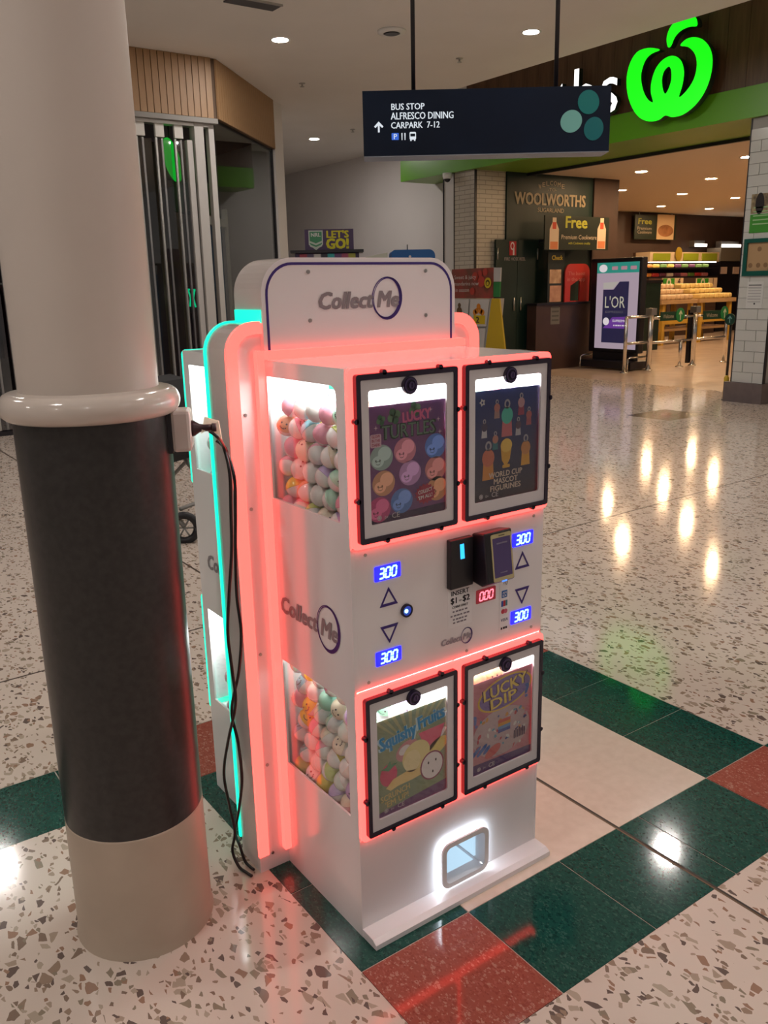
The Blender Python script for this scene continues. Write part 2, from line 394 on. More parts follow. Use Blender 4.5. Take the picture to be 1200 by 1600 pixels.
c1 = [at(328, 674, 1.995), at(340, 683, 1.99)] + [pl(x, y, 0, -.132) for x, y in ((350, 700), (359, 740), (361, 800), (362, 860), (358, 930), (356, 990), (363, 1050), (368, 1100), (356, 1160), (350, 1210), (359, 1260), (367, 1300))]
c2 = [at(338, 688, 2.085), at(347, 695, 2.085)] + [pl(x, y, 0, -.108) for x, y in ((354, 705), (366, 745), (368, 800), (368, 860), (370, 930), (377, 990), (373, 1050), (362, 1110), (372, 1160), (378, 1215), (374, 1260), (368, 1300))]
e = [Vector((-.140, .455, .05)), Vector((-.136, .43, .012)), Vector((-.128, .40, .006)), Vector((-.122, .375, .006))]
for cc, lb, rad in ((c1, 'black power cord curving out towards the column as it drops', .0042), (c2, 'black power cord running closest along the red light strip', .0042)):
    setp(MB().tube(smooth_path(cc + e), rad, CORD, 8).build('extension_cord'), lb, 'cord', 'power cords')
    e = [Vector((-.114, .460, .05)), Vector((-.111, .44, .012)), Vector((-.108, .415, .006)), Vector((-.105, .395, .006))]

# ================================================================== CAPSULE VENDING MACHINE
W, DEP, TOPZ = .612, .867, 1.433
vm = thing('vending_machine', 'white double-sided capsule vending machine edged in red and cyan light', 'vending machine', (W / 2, DEP / 2, 0))
SY0, SY1 = .377, .490
def logo(F, x, y, h, m1, m2, lay=1):
    """grey slanted Collect + Me inside a purple brushed ring; x,y = left baseline, h = capital height"""
    s = h / .72
    F.text('Collect', x, y, s, m1, lay, width=h * 4.05, align='LEFT', bold=.05, shear=.22)
    F.text('Me', x + h * 4.35, y, s, m1, lay, width=h * 1.75, align='LEFT', bold=.05, shear=.22)
    cx, cy = x + h * 5.25, y + h * .5
    a = ell(cx, cy, h * 1.12, h * 1.32, 40, -.2); b = ell(cx - h * .10, cy + h * .04, h * .97, h * 1.18, 40, -.2)
    F.shape([a, b], m2, lay)
    F.shape([ell(cx - h * .10, cy + h * .06, h * 1.12, h * 1.28, 40, -.2), ell(cx - h * .085, cy + h * .05, h * 1.08, h * 1.24, 40, -.2)], m2, lay)
# central slab, its edge lights, the header
slab_o = rr(-.092, .0, .704, 1.520, .072, 8, (0, 0, 1, 1))
plate('slab', [slab_o], SY1 - SY0, (0, SY0, 0), FRONT, WHITE, vm)
def arch(name, wd, y0, th, m, face):
    o = rr(-.097, .055, .709, 1.525, .078, 8, (0, 0, 1, 1)); i = rr(-.097 + wd, .055, .709 - wd, 1.525 - wd, .048, 8, (0, 0, 1, 1))
    # one open arch: outer path then inner path back (bottom left open)
    k = lambda P: [P[1]] + P[2:] + [P[0]]
    plate(name, [k(o) + list(reversed(k(i)))], th, (0, y0, 0), face, m, vm)
arch('edge_light', .030, SY0 - .010, .010, RED, FRONT)
arch('edge_light', .014, SY1, .010, CYAN, FRONT)
HX0, HX1, HZ = .002, .610, 1.674
head = plate('header', [rr(HX0, 1.43, HX1, HZ, .085, 10, (0, 0, 1, 1))], .147, (0, .360, 0), FRONT, WHITE, vm)
a = rr(HX0 + .011, 1.43, HX1 - .011, HZ - .011, .076, 10, (0, 0, 1, 1)); b = rr(HX0 + .0175, 1.43, HX1 - .0175, HZ - .0175, .070, 10, (0, 0, 1, 1))
plate('edge_trim', [[a[1]] + a[2:] + [a[0]] + list(reversed([b[1]] + b[2:] + [b[0]]))], .001, (0, .3592, 0), FRONT, PURPLE, head)
F = Flat((0, .3594, 0), FRONT); logo(F, .157, 1.549, .042, GREYINK, PURPLE); F.build('logo_print', head)
for x in (.135, .505):
    for z in (1.522, 1.640): MB().mesh(curve_mesh([ell(0, 0, .005)], .003), frame_mtx((x, .3585, z), *FRONT), STEEL).build('screw', head)
box('header_glow', (HX0 - .004, .366, 1.521), (HX0, .503, 1.552), CYAN, vm)  # slab strip's cyan glow, put on the header side as a glowing block
# light bars where the boxes meet the slab
for yy0, yy1, mm in ((SY0 - .020, SY0 - .0005, RED), (SY1 + .0005, SY1 + .020, CYAN)):
    box('junction_light', (-.020, yy0, .055), (-.0005, yy1, 1.455), mm, vm); box('junction_light', (W + .0005, yy0, .055), (W + .020, yy1, 1.455), mm, vm)
ty0 = .334
box('junction_light', (-.0003, ty0 + .006, TOPZ + .0005), (W + .0205, .3595, 1.455), RED, vm)
for z in (.05, 1.30, 1.06, .66, .33):
    MB().mesh(curve_mesh([ell(0, 0, .0045)], .003), frame_mtx((-.052, SY0 - .001, z), *FRONT), STEEL).build('screw', vm)

WY0, WY1 = .037, .352
WZ = ((.330, .641), (1.086, 1.394))
DZ = ((.2937, .665), (1.0446, 1.4212))
def half(fr):
    Y = (lambda y: y) if fr else (lambda y: DEP - y)
    led = RED2 if fr else CYAN
    # left flank with two windows, drawn in the side plane (u = -y)
    def U(y): return -Y(y)
    ya, yb = sorted((U(0), U(SY0 if fr else DEP - SY1)))
    holes = []
    for z0, z1 in WZ:
        u0, u1 = sorted((U(WY0), U(WY1)))
        holes.append(rr(u0, z0, u1, z1, .022, 5, (0, .3, 1, 0) if not fr else (0, 0, 1, 0)))
    side = plate('side_panel', [[(ya, 0), (yb, 0), (yb, TOPZ), (ya, TOPZ)]] + holes, .006, (0, 0, 0), SIDE, WHITE, vm)
    for z0, z1 in WZ:
        u0, u1 = sorted((Y(WY0) - .004, Y(WY1) + .004)) if fr else sorted((Y(WY0) + .004, Y(WY1) - .004))
        box('side_window_pane', (.0065, u0, z0 - .004), (.0085, u1, z1 + .004), CLEAR, side)
    y0, y1 = Y(0), Y(SY0 if fr else DEP - SY1)
    y1 = SY0 if fr else SY1
    box('side_panel', (W - .006, y0, 0), (W, y1, TOPZ), WHITE, vm)
    s = 1 if fr else -1
    box('top_panel', (.006, y0, TOPZ - .006), (W - .006, y1, TOPZ), WHITE, vm)
    for z in (.285, .675, 1.03): box('shelf', (.0062, y0 + s * .006, z), (W - .0062, y1, z + .008), SATIN, vm)
    box('divider', (W / 2 - .003, y0 + s * .006, .29), (W / 2 + .003, y1, TOPZ - .007), SATIN, vm)
    for z in (.672, 1.424):
        for x0, x1 in ((.03, .285), (.33, .585)):
            box('prize_light', (x0, y0 + s * .03, z - .006), (x1, y0 + s * .30, z - .001), PRIZE, vm)
    # lit red (or cyan) acrylic surround behind each pair of doors
    face = FRONT if fr else BACK
    o = (0, Y(0) - .0118, 0) if fr else (W, Y(0) + .0118, 0)
    for z0, z1 in DZ:
        out = rr(0, z0 - .014, W, z1 + .013, .014, 5); hl = [rr(.0126 + k * .3048 + .008, z0 + .008, .2946 + k * .3048 - .008, z1 - .008, .004, 3) for k in (0, 1)]
        plate('door_light_surround', [out] + hl, .0115, o, face, led, vm)
    return side
side_f = half(True); side_b = half(False)
F = Flat((-.0006, 0, 0), SIDE); logo(F, -.345, .783, .046, GREYINK, PURPLE); F.build('logo_print', side_f)
F = Flat((-.0006, 0, 0), SIDE); logo(F, -.805, .783, .046, GREYINK, PURPLE); F.build('logo_print', side_b)
box('back_panel', (.006, DEP - .006, .672), (W - .006, DEP, 1.036), SATIN, vm); box('back_panel', (.006, DEP - .006, 0), (W - .006, DEP, .286), SATIN, vm)
for z0, z1 in DZ: box('back_door', (.02, DEP + .0122, z0), (W - .02, DEP + .0145, z1), SATIN, vm); box('back_door_frame', (.02, DEP + .0148, z0), (W - .02, DEP + .020, z1), FRAMEB, vm)

# front panels
cp = plate('control_panel', [[(.0125, .681), (.6115, .681), (.6115, 1.030), (.0125, 1.030)]], .006, (0, -.0005, 0), FRONT, SATIN, vm)
plate('lower_panel', [[(.0065, .0), (W - .0065, .0), (W - .0065, .2792), (.0065, .2792)], rr(.2553, .0343, .4047, .1567, .002)], .006, (0, -.0003, 0), FRONT, SATIN, vm)
box('corner_post', (0, -.0012, 0), (.0063, -.0001, .2790), SATIN, vm); box('corner_post', (W - .0063, -.0012, 0), (W, -.0001, .2790), SATIN, vm)
box('corner_post', (0, -.0012, .681), (.0119, -.0001, 1.030), SATIN, vm)
# kick plate
kp = MB().prism([(0, -.0006, .024), (0, -.046, .0225), (0, -.0605, .014), (0, -.061, .001), (0, -.0006, .001)], (W, 0, 0), SATIN).build('kick_plate', vm)
# delivery chute
HALO = lamp('white_halo_led', (.78, .90, 1.0), 11.0); CHB = lamp('chute_light', (.55, .80, 1.0), .9)
plate('chute_halo_light', [rr(.2475, .0265, .4125, .1645, .027), rr(.255, .034, .405, .157, .022)], .0125, (0, -.0132, 0), FRONT, HALO, vm)
ch = plate('chute_frame', [rr(.2475, .0265, .4125, .1645, .027), rr(.262, .040, .398, .150, .016)], .006, (0, -.0195, 0), FRONT, SATIN, vm)
box('chute_back', (.255, .110, .03), (.405, .114, .16), SATIN, ch); box('chute_floor', (.2555, -.0131, .0345), (.4045, .114, .0395), SATIN, ch)
for x in (.2555, .3985): box('chute_wall', (x, -.0131, .0345), (x + .006, .114, .1565), SATIN, ch)
box('chute_roof', (.2555, -.0131, .1505), (.4045, .114, .1565), SATIN, ch)
box('chute_light', (.392, .02, .05), (.3995, .09, .148), CHB, ch)
box('chute_light', (.268, .02, .0385), (.39, .10, .0405), CHB, ch)

# doors with poster, window, lock and catches
def poster_base(F, x0, z0, x1, z1, m): F.shape([(x0, z0), (x1, z0), (x1, z1), (x0, z1)], m, 0)
def turtles(F, x0, z0, x1, z1):
    poster_base(F, x0, z0, x1, z1, noisy('poster_violet', (.10, .035, .16), (.19, .05, .17), 14, .4))
    w, h = x1 - x0, z1 - z0; X = lambda u: x0 + u * w; Z = lambda v: z0 + v * h
    D = ink('deep_violet', (.03, .015, .06)); F.shape([(x0, z0), (x1, z0), (x1, Z(.085)), (x0, Z(.06))], D, 1)
    pal = [((.32, .42, .40), .18, .57), ((.62, .22, .30), .47, .60), ((.10, .22, .62), .86, .60), ((.62, .30, .18), .20, .35), ((.50, .26, .52), .53, .40), ((.60, .22, .22), .86, .40),
           ((.10, .20, .50), .42, .17), ((.50, .06, .20), .14, .13), ((.62, .28, .14), .88, .22)]
    for i, (c, u, v) in enumerate(pal):
        m = ink('turtle_%d' % i, c); lt = ink('turtle_light_%d' % i, tuple(min(1, q * 1.5 + .08) for q in c)); dk = ink('turtle_dark_%d' % i, tuple(q * .45 for q in c))
        F.shape(ell(X(u), Z(v), .031, .029), m, 2); F.shape(ell(X(u) + .008, Z(v) + .008, .018, .016), lt, 3)
        F.shape(ell(X(u) - .010, Z(v) - .008, .016, .013), lt, 4)
        for dx in (-.016, -.005): F.shape(ell(X(u) + dx, Z(v) - .006, .0022, .0028, 10), dk, 5)
        F.shape([ell(X(u) - .010, Z(v) - .012, .006, .004, 12), ell(X(u) - .010, Z(v) - .0105, .006, .004, 12)], dk, 5)
    G = ink('clover', (.05, .13, .07)); GL = ink('clover_light', (.12, .22, .12))
    for u, v, r in ((.34, .90, .012), (.60, .94, .011), (.18, .88, .008)):
        for a in range(4): F.shape(ell(X(u) + r * .8 * math.cos(a * 1.57 + .4), Z(v) + r * .8 * math.sin(a * 1.57 + .4), r * .75), G if a % 2 else GL, 3)
    F.text('LUCKY', X(.62), Z(.845), .032, ink('pink', (.62, .12, .26)), 4, width=w * .36, bold=.05, rot=.05)
    F.text('TURTLES', X(.52), Z(.715), .046, ink('turtle_title_edge', (.02, .04, .03)), 5, width=w * .70, bold=.05)
    F.text('TURTLES', X(.52), Z(.72), .043, ink('turtle_title', (.13, .20, .15)), 6, width=w * .66, bold=.01)
    P = ink('pale_pink', (.65, .42, .50)); Rd = ink('crimson', (.35, .02, .06))
    F.shape(rr(X(.05), Z(.66), X(.18), Z(.77), .004), P, 3)
    for k, s in enumerate(('GLOW', 'IN THE', 'DARK')): F.text(s, X(.115), Z(.74 - k * .035), .0095, Rd, 5, width=w * .10, bold=.02)
    st = [(X(.72) + (.031 if i % 2 else .026) * math.cos(i * math.pi / 16), Z(.195) + (.025 if i % 2 else .020) * math.sin(i * math.pi / 16)) for i in range(32)]
    F.shape(st, Rd, 6)
    for k, s in enumerate(('COLLECT', "'EM ALL!")): F.text(s, X(.72), Z(.205 - k * .05), .0125, ink('white', (.75, .72, .72)), 8, width=.042, bold=.02, rot=.12)
    for u, v in ((.80, .92), (.90, .83), (.12, .82), (.92, .72)):
        F.shape([(X(u), Z(v) + .006), (X(u) + .001, Z(v) + .001), (X(u) + .006, Z(v)), (X(u) + .001, Z(v) - .001), (X(u), Z(v) - .006), (X(u) - .001, Z(v) - .001), (X(u) - .006, Z(v)), (X(u) - .001, Z(v) + .001)], P, 2)
def legal(F, x0, z0, w):
    G = ink('legal_grey', (.45, .42, .44))
    F.shape([ell(x0 + w * .12, z0 + .012, .006), ell(x0 + w * .12, z0 + .012, .0042)], G, 9); F.shape(ell(x0 + w * .12, z0 + .012, .003), G, 9)
    F.text('0+', x0 + w * .21, z0 + .0075, .010, G, 9); F.text('CE', x0 + w * .33, z0 + .006, .018, G, 9, width=.022, bold=.01)
def worldcup(F, x0, z0, x1, z1):
    m = mat('poster_navy', (.010, .018, .09), .4); N, K, b = nodes(m)
    if len(N) < 4:
        tc = N.new('ShaderNodeTexCoord'); sp = N.new('ShaderNodeSeparateXYZ'); mr = N.new('ShaderNodeMapRange'); rp = N.new('ShaderNodeValToRGB')
        mr.inputs[1].default_value = z0; mr.inputs[2].default_value = z1
        rp.color_ramp.elements[0].color = (.016, .012, .022, 1); rp.color_ramp.elements[1].color = (.012, .03, .16, 1)
        K.new(tc.outputs['Object'], sp.inputs[0]); K.new(sp.outputs[2], mr.inputs[0]); K.new(mr.outputs[0], rp.inputs[0]); K.new(rp.outputs[0], b.inputs['Base Color'])
    poster_base(F, x0, z0, x1, z1, m)
    w, h = x1 - x0, z1 - z0; X = lambda u: x0 + u * w; Z = lambda v: z0 + v * h
    # plain peg figures: a round head on a tapered body with a hanging loop
    figs = [(.36, .84, .010, (.42, .16, .14), (.34, .20, .18)), (.72, .86, .012, (.45, .25, .28), (.30, .06, .10)), (.84, .74, .010, (.40, .12, .12), (.35, .10, .12)), (.18, .68, .010, (.06, .05, .10), (.50, .48, .52)),
            (.68, .66, .010, (.10, .06, .10), (.45, .42, .46)), (.34, .56, .010, (.42, .18, .14), (.03, .16, .20)), (.51, .76, .020, (.07, .42, .33), (.50, .14, .16)),
            (.24, .40, .021, (.55, .16, .10), (.60, .24, .06)), (.80, .44, .017, (.50, .22, .08), (.60, .30, .05))]
    for i, (u, v, r, c1, c2) in enumerate(figs):
        a, b_ = ink('peg_head_%d' % i, c1), ink('peg_body_%d' % i, c2)
        F.shape([(X(u) - r * .75, Z(v) - r * .5), (X(u) - r * .9, Z(v) - r * 2.6), (X(u) + r * .9, Z(v) - r * 2.6), (X(u) + r * .75, Z(v) - r * .5)], b_, 2)
        F.shape(ell(X(u), Z(v), r * .95, r * 1.05, 20), a, 3)
        F.shape([ell(X(u), Z(v) + r * 1.4, r * .5, r * .6, 14), ell(X(u), Z(v) + r * 1.4, r * .25, r * .35, 14)], ink('loop_grey', (.35, .33, .36)), 3)
    GD = ink('gold', (.60, .33, .05)); GDL = ink('gold_light', (.72, .47, .10))
    F.shape([(X(.42), Z(.50)), (X(.44), Z(.36)), (X(.50), Z(.29)), (X(.56), Z(.36)), (X(.59), Z(.50))], GD, 2); F.shape(ell(X(.505), Z(.49), .019, .017), GDL, 3); F.shape(rr(X(.45), Z(.285), X(.56), Z(.315), .003), GD, 3)
    Wt = ink('poster_white', (.55, .52, .50))
    star = [(X(.15) + (.010 if i % 2 else .006) * math.cos(i * .628), Z(.90) + (.010 if i % 2 else .006) * math.sin(i * .628)) for i in range(10)]; F.shape([star, ell(X(.15), Z(.90), .003, n=10)], Wt, 2)
    CRM = ink('poster_cream', (.58, .46, .38))
    for k, (s, ww) in enumerate((('WORLD CUP', .50), ('MASCOT', .36), ('FIGURINES', .46))): F.text(s, X(.50), Z(.212 - k * .062), .0195, CRM, 4, width=w * ww, bold=.03)
def fruits(F, x0, z0, x1, z1):
    poster_base(F, x0, z0, x1, z1, noisy('poster_green', (.29, .33, .19), (.19, .29, .21), 9, .4))
    w, h = x1 - x0, z1 - z0; X = lambda u: x0 + u * w; Z = lambda v: z0 + v * h
    for k in range(9): F.shape([(X(.5), Z(.62)), (X(-.0 + k * .115), z1), (X(.05 + k * .115), z1)], ink('ray', (.42, .42, .24)), .5)
    F.shape([(x0, z0), (x1, z0), (x1, Z(.13)), (x0, Z(.05))], ink('fruit_violet', (.16, .09, .20)), 1)
    for s, u, v, sz, ww in (('Squishy', .32, .72, .050, .50), ('Fruits', .78, .79, .050, .38)):
        F.text(s, X(u), Z(v), sz, ink('fruit_blue_edge', (.50, .72, .78)), 5, width=w * (ww + .045), bold=.075, rot=.13); F.text(s, X(u), Z(v), sz, ink('fruit_blue', (.0, .27, .58)), 6.6, width=w * ww, bold=.045, rot=.13)
    Y1 = ink('yellow', (.80, .68, .32)); Y2 = ink('yellow_deep', (.78, .62, .20)); Rr = ink('melon', (.74, .12, .22)); Pk = ink('peach', (.60, .28, .30)); Wh = ink('flesh', (.78, .72, .72))
    F.shape([(X(.60), Z(.73)), (X(.97), Z(.74)), (X(.90), Z(.60)), (X(.76), Z(.50)), (X(.68), Z(.56))], Rr, 3); F.shape([(X(.96), Z(.70)), (X(1.0), Z(.68)), (X(.80), Z(.47)), (X(.76), Z(.50))], Wh, 2)
    F.shape(ell(X(.44), Z(.60), .036, .026, rot=.3), Pk, 2); F.shape(ell(X(.40), Z(.615), .018, .012, rot=.3), Wh, 2.5)
    F.shape(ell(X(.56), Z(.51), .044, .040, rot=.4), Y1, 4); F.shape(ell(X(.50), Z(.47), .026, .030), ink('yellow_pale', (.84, .72, .42)), 5); F.shape(ell(X(.86), Z(.52), .036, .020, rot=.4), Y2, 3)
    F.shape(ell(X(.18), Z(.42), .026, .030), ink('strawberry', (.66, .09, .18)), 3); F.shape([(X(.08), Z(.50)), (X(.18), Z(.46)), (X(.30), Z(.52)), (X(.22), Z(.52)), (X(.20), Z(.56)), (X(.15), Z(.51))], ink('leaf', (.08, .26, .13)), 4)
    bn = [(X(.14), Z(.29)), (X(.24), Z(.36)), (X(.42), Z(.385)), (X(.62), Z(.36)), (X(.64), Z(.29)), (X(.50), Z(.275)), (X(.30), Z(.27)), (X(.20), Z(.25))]; F.shape(bn, ink('banana', (.80, .60, .26)), 5)
    F.shape(ell(X(.78), Z(.34), .038, .040), ink('rind', (.30, .08, .14)), 6); F.shape(ell(X(.78), Z(.34), .034, .036), Wh, 7)
    for dx, dz in ((-.012, .010), (.012, .012), (.002, -.018)): F.shape(ell(X(.78) + dx, Z(.34) + dz, .0025, .004, 10), ink('seed', (.06, .04, .05)), 8)
    Gd = ink('straw', (.60, .47, .20))
    F.text('SCRUNCH', X(.27), Z(.175), .023, Gd, 5, width=w * .40, bold=.03, rot=.10); F.text("'EM UP!", X(.29), Z(.10), .023, Gd, 5, width=w * .32, bold=.03, rot=.10)
def luckydip(F, x0, z0, x1, z1):
    poster_base(F, x0, z0, x1, z1, noisy('poster_pink', (.42, .10, .16), (.52, .22, .26), 7, .4))
    w, h = x1 - x0, z1 - z0; X = lambda u: x0 + u * w; Z = lambda v: z0 + v * h
    F.shape([(x0, z0), (x1, z0), (x1, Z(.09)), (x0, Z(.12))], ink('dip_violet', (.06, .03, .14)), 3)
    F.shape(ell(X(.5), Z(.38), w * .46, h * .26), ink('dip_pale', (.48, .36, .38)), 1)
    F.shape(ell(X(.55), Z(.80), w * .44, h * .175, rot=.12), ink('dip_gold', (.62, .40, .05)), 2); F.shape(ell(X(.55), Z(.80), w * .41, h * .158, rot=.12), ink('dip_plum', (.20, .14, .36)), 3)
    E_ = ink('dip_edge', (.05, .02, .08)); Yw = ink('dip_yellow', (.74, .56, .14))
    for s, u, v, ww, sz in (('LUCKY', .55, .80, .70, .046), ('DIP', .52, .675, .42, .042)):
        F.text(s, X(u), Z(v), sz, E_, 4, width=w * (ww + .04), bold=.06, rot=.10); F.text(s, X(u), Z(v), sz, Yw, 5.5, width=w * ww, bold=.03, rot=.10)
    F.text('?', X(.90), Z(.66), .056, ink('dip_blue', (.04, .12, .42)), 6, bold=.05); F.text('?', X(.10), Z(.53), .05, ink('dip_blue2', (.16, .20, .48)), 3, bold=.05, rot=.3); F.text('?', X(.88), Z(.46), .046, ink('dip_rose', (.55, .18, .24)), 3, bold=.04, rot=-.4)
    for k, c in enumerate(((.55, .12, .10), (.62, .30, .06), (.12, .26, .50), (.05, .08, .30))): F.shape([(X(.44), Z(.51 - k * .035)), (X(.64), Z(.51 - k * .035)), (X(.64), Z(.475 - k * .035)), (X(.44), Z(.475 - k * .035))], ink('toy_%d' % k, c), 4)
    R_ = random.Random(3)
    for k in range(44):
        u, v = R_.uniform(.08, .92), R_.uniform(.16, .58); c = R_.choice([(.5, .08, .10), (.06, .08, .25), (.62, .60, .58), (.6, .3, .08), (.10, .3, .42)])
        F.shape(ell(X(u), Z(v), R_.uniform(.003, .008), R_.uniform(.002, .005), 12, R_.uniform(0, 3)), ink('bit_%d%d' % (int(c[0] * 100), int(c[1] * 100)), c), 3 + .02 * k)
    for k in range(5): F.shape(ell(X(.06 + .05 * k), Z(.24 + .03 * (k % 2)), .016, .006, 14, .7), ink('dip_wave', (.06, .14, .40)), 4 + .1 * k)
    F.shape(ell(X(.36), Z(.20), .030, .014, rot=.4), ink('dip_fish', (.55, .12, .12)), 5)
    [F.shape([(X(.70 + k * .028), Z(.24)), (X(.715 + k * .028), Z(.24)), (X(.715 + k * .028), Z(.33 + .02 * (k % 2))), (X(.70 + k * .028), Z(.33 + .02 * (k % 2)))], E_, 5) for k in range(7)]
LOCKM = mat('lock_metal', (.10, .07, .16), .3, .7); LOCKD = mat('lock_dark', (.02, .014, .035), .35, .3)
PANELW = mat('door_panel', (.66, .62, .64), .32)
for k, art, z0, z1 in ((0, turtles, *DZ[1]), (1, worldcup, *DZ[1]), (0, fruits, *DZ[0]), (1, luckydip, *DZ[0])):
    x0 = .0126 + k * .3048; x1 = x0 + .282
    nm = {turtles: 'door with violet toy turtle poster', worldcup: 'door with navy figurine poster', fruits: 'door with green fruit poster', luckydip: 'door with pink lucky dip poster'}[art]
    fr = plate('door', [rr(x0, z0, x1, z1, .007, 4), rr(x0 + .0115, z0 + .0125, x1 - .0115, z1 - .0125, .003, 3)], .013, (0, -.0255, 0), FRONT, FRAMEB, vm); fr['label'] = nm
    wx0, wx1, wz0, wz1 = x0 + .0325, x1 - .032, z0 + .040, z1 - .036
    plate('door_panel', [rr(x0 + .011, z0 + .012, x1 - .011, z1 - .012, .003, 3), rr(wx0, wz0, wx1, wz1, .006, 4)], .005, (0, -.0230, 0), FRONT, PANELW, fr)
    box('door_window_pane', (wx0 - .006, -.0182, wz0 - .006), (wx1 + .006, -.0166, wz1 + .006), CLEAR, fr)
    F = Flat((0, -.0145, 0), FRONT, .00024); pt = wz1 - (.036 if k == 0 else .030); art(F, wx0 - .004, wz0 - .004, wx1 + .004, pt); legal(F, wx0, wz0, wx1 - wx0)
    # the sheet is folded back a little from the pane
    F.build('poster', fr)
    lx = (x0 + x1) / 2 - .001; lz = z1 - .0325
    MB().mesh(curve_mesh([ell(0, 0, .0195, n=32)], .008), frame_mtx((lx, -.0275, lz), *FRONT), LOCKD).mesh(curve_mesh([ell(0, 0, .0165, n=32), ell(0, 0, .013, n=32)], .003), frame_mtx((lx, -.032, lz), *FRONT), LOCKM).mesh(
        curve_mesh([ell(0, 0, .008, n=24), [(-.0012, -.005), (.0012, -.005), (.0012, .005), (-.0012, .005)]], .004), frame_mtx((lx + .002, -.0325, lz), *FRONT), LOCKM).build('lock', fr)
    for cx, cz in [(x0 + .075, z1 + .001), (x1 - .05, z1 + .001), (x0 + .075, z0 - .001), (x1 - .05, z0 - .001), (x0 - .001, z0 + .10), (x0 - .001, z1 - .10), (x1 + .001, z0 + .10), (x1 + .001, z1 - .10)]:
        MB().mesh(curve_mesh([ell(0, 0, .0062, n=14)], .012), frame_mtx((cx, -.0195, cz), *FRONT), FRAMEB).build('catch', fr)

# control panel fittings
BLUEB = lamp('display_blue_back', (.006, .006, 1.0), 3.0); BLUED = lamp('display_blue_digit', (.35, .85, 1.0), 3.0)
REDB = lamp('display_red_back', (.5, .0, .02), .35); REDD = lamp('display_red_digit', (1, .16, .22), 2.5)
SEG = {'a': (0, 2), 'b': (1, 1.5), 'c': (1, .5), 'd': (0, 0), 'e': (-1, .5), 'f': (-1, 1.5), 'g': (0, 1)}
def seven(F, txt, cx, cz, h, m, lay):
    dw, u = h * .52, h / 2; pitch = dw * 1.45; n = len([c for c in txt if c != '.']); x = cx - pitch * (n - 1) / 2; th = h * .085; sh = .12
    for c in txt:
        if c == '.':
            F.shape(ell(x - pitch * .5, cz - h / 2 + th * .6, th * 1.1, n=10), m, lay); continue
        on = {'3': 'abgcd', '0': 'abcdef'}[c]
        for s in on:
            qx, qz = SEG[s]; zz = (qz - 1) * u
            if s in 'adg': P = [(-dw / 2 + th * .4, -th), (dw / 2 - th * .4, -th), (dw / 2 - th * .4, th), (-dw / 2 + th * .4, th)]; ox = 0
            else: P = [(-th, -u / 2 + th * .5), (th, -u / 2 + th * .5), (th, u / 2 - th * .5), (-th, u / 2 - th * .5)]; ox = qx * dw / 2
            F.shape([(x + ox + a_ + (zz + b_) * sh, cz + zz + b_) for a_, b_ in P], m, lay)
        x += pitch
for x, z in ((.101, .959), (.099, .747), (.536, .957), (.535, .743)):
    d = plate('price_display', [rr(x - .037, z - .018, x + .037, z + .018, .003)], .003, (0, -.0025, 0), FRONT, BLUEB, cp)
    F = Flat((0, -.0030, 0), FRONT); seven(F, '3.00', x, z, .0235, BLUED, 1); F.build('price_digits', cp)
d = plate('credit_display', [rr(.376, .8125, .442, .8485, .002)], .003, (0, -.0025, 0), FRONT, REDB, cp)
F = Flat((0, -.0030, 0), FRONT); seven(F, '0.00', .409, .8305, .022, REDD, 1); F.build('credit_digits', cp)
for x, z, s in ((.103, .898, 1), (.103, .803, -1), (.537, .899, 1), (.538, .798, -1)):
    tri = lambda q: [(x - .026 * q, z - .020 * s * q - .003 * s), (x + .026 * q, z - .020 * s * q - .003 * s), (x, z + .026 * s * q - .003 * s)]
    plate('arrow_mark', [tri(1), tri(.68)], .0015, (0, -.0020, 0), FRONT, PURPLE, cp)
MB().mesh(curve_mesh([ell(0, 0, .0165, n=28), ell(0, 0, .012, n=28)], .006), frame_mtx((.153, -.004, .851), *FRONT), LOCKD).build('button_ring', cp)
MB().mesh(curve_mesh([ell(0, 0, .0122, n=28)], .004), frame_mtx((.153, -.004, .851), *FRONT), lamp('button_blue', (.01, .06, .6), .6)).mesh(curve_mesh([ell(-.003, 0, .005, n=20)], .002), frame_mtx((.153, -.0068, .851), *FRONT), BLUED).build('button', cp)
# coin slot
cs = box('coin_slot', (.278, -.018, .876), (.352, -.001, 1.003), BLACK, cp); bevel(cs, .003)
SLOT = lamp('coin_slot_light', (.02, .45, 1.0), 1.8)
plate('slot_light', [[(-.0065, -.019), (.0065, -.019), (.0035, .019), (-.0085, .019)]], .001, (.316, -.0188, .970), FRONT, SLOT, cp)
# card reader: tilted black housing with pale-framed screen
rd = MB().prism([(0, -.001, .878), (0, -.040, .872), (0, -.062, .884), (0, -.046, 1.012), (0, -.001, 1.004)], (.092, 0, 0), BLACK).build('card_reader', cp)
for v in rd.data.vertices: v.co.x += .360
bevel(rd, .004)
rn = Vector((0, -.128, -.016)).normalized(); ru = Vector((0, .016, .128)).normalized()
BZ = mat('reader_bezel', (.50, .42, .22), .35); SCR = mat('reader_screen', (.02, .012, .025), .2, emit=(.05, .03, .08), L=.5)
fc = ((1, 0, 0), tuple(ru))
oo = Vector((.360, -.0625, .884)) + Vector((0, -.001, 0))
plate('reader_bezel', [rr(.020, .002, .088, .122, .005), rr(.024, .012, .084, .112, .002)], .002, oo, fc, BZ, cp)
plate('reader_screen', [[(.024, .012), (.084, .012), (.084, .112), (.024, .112)]], .0012, oo + Vector((0, .0005, 0)), fc, SCR, cp)
pr = ink('screen_text', (.20, .17, .24))
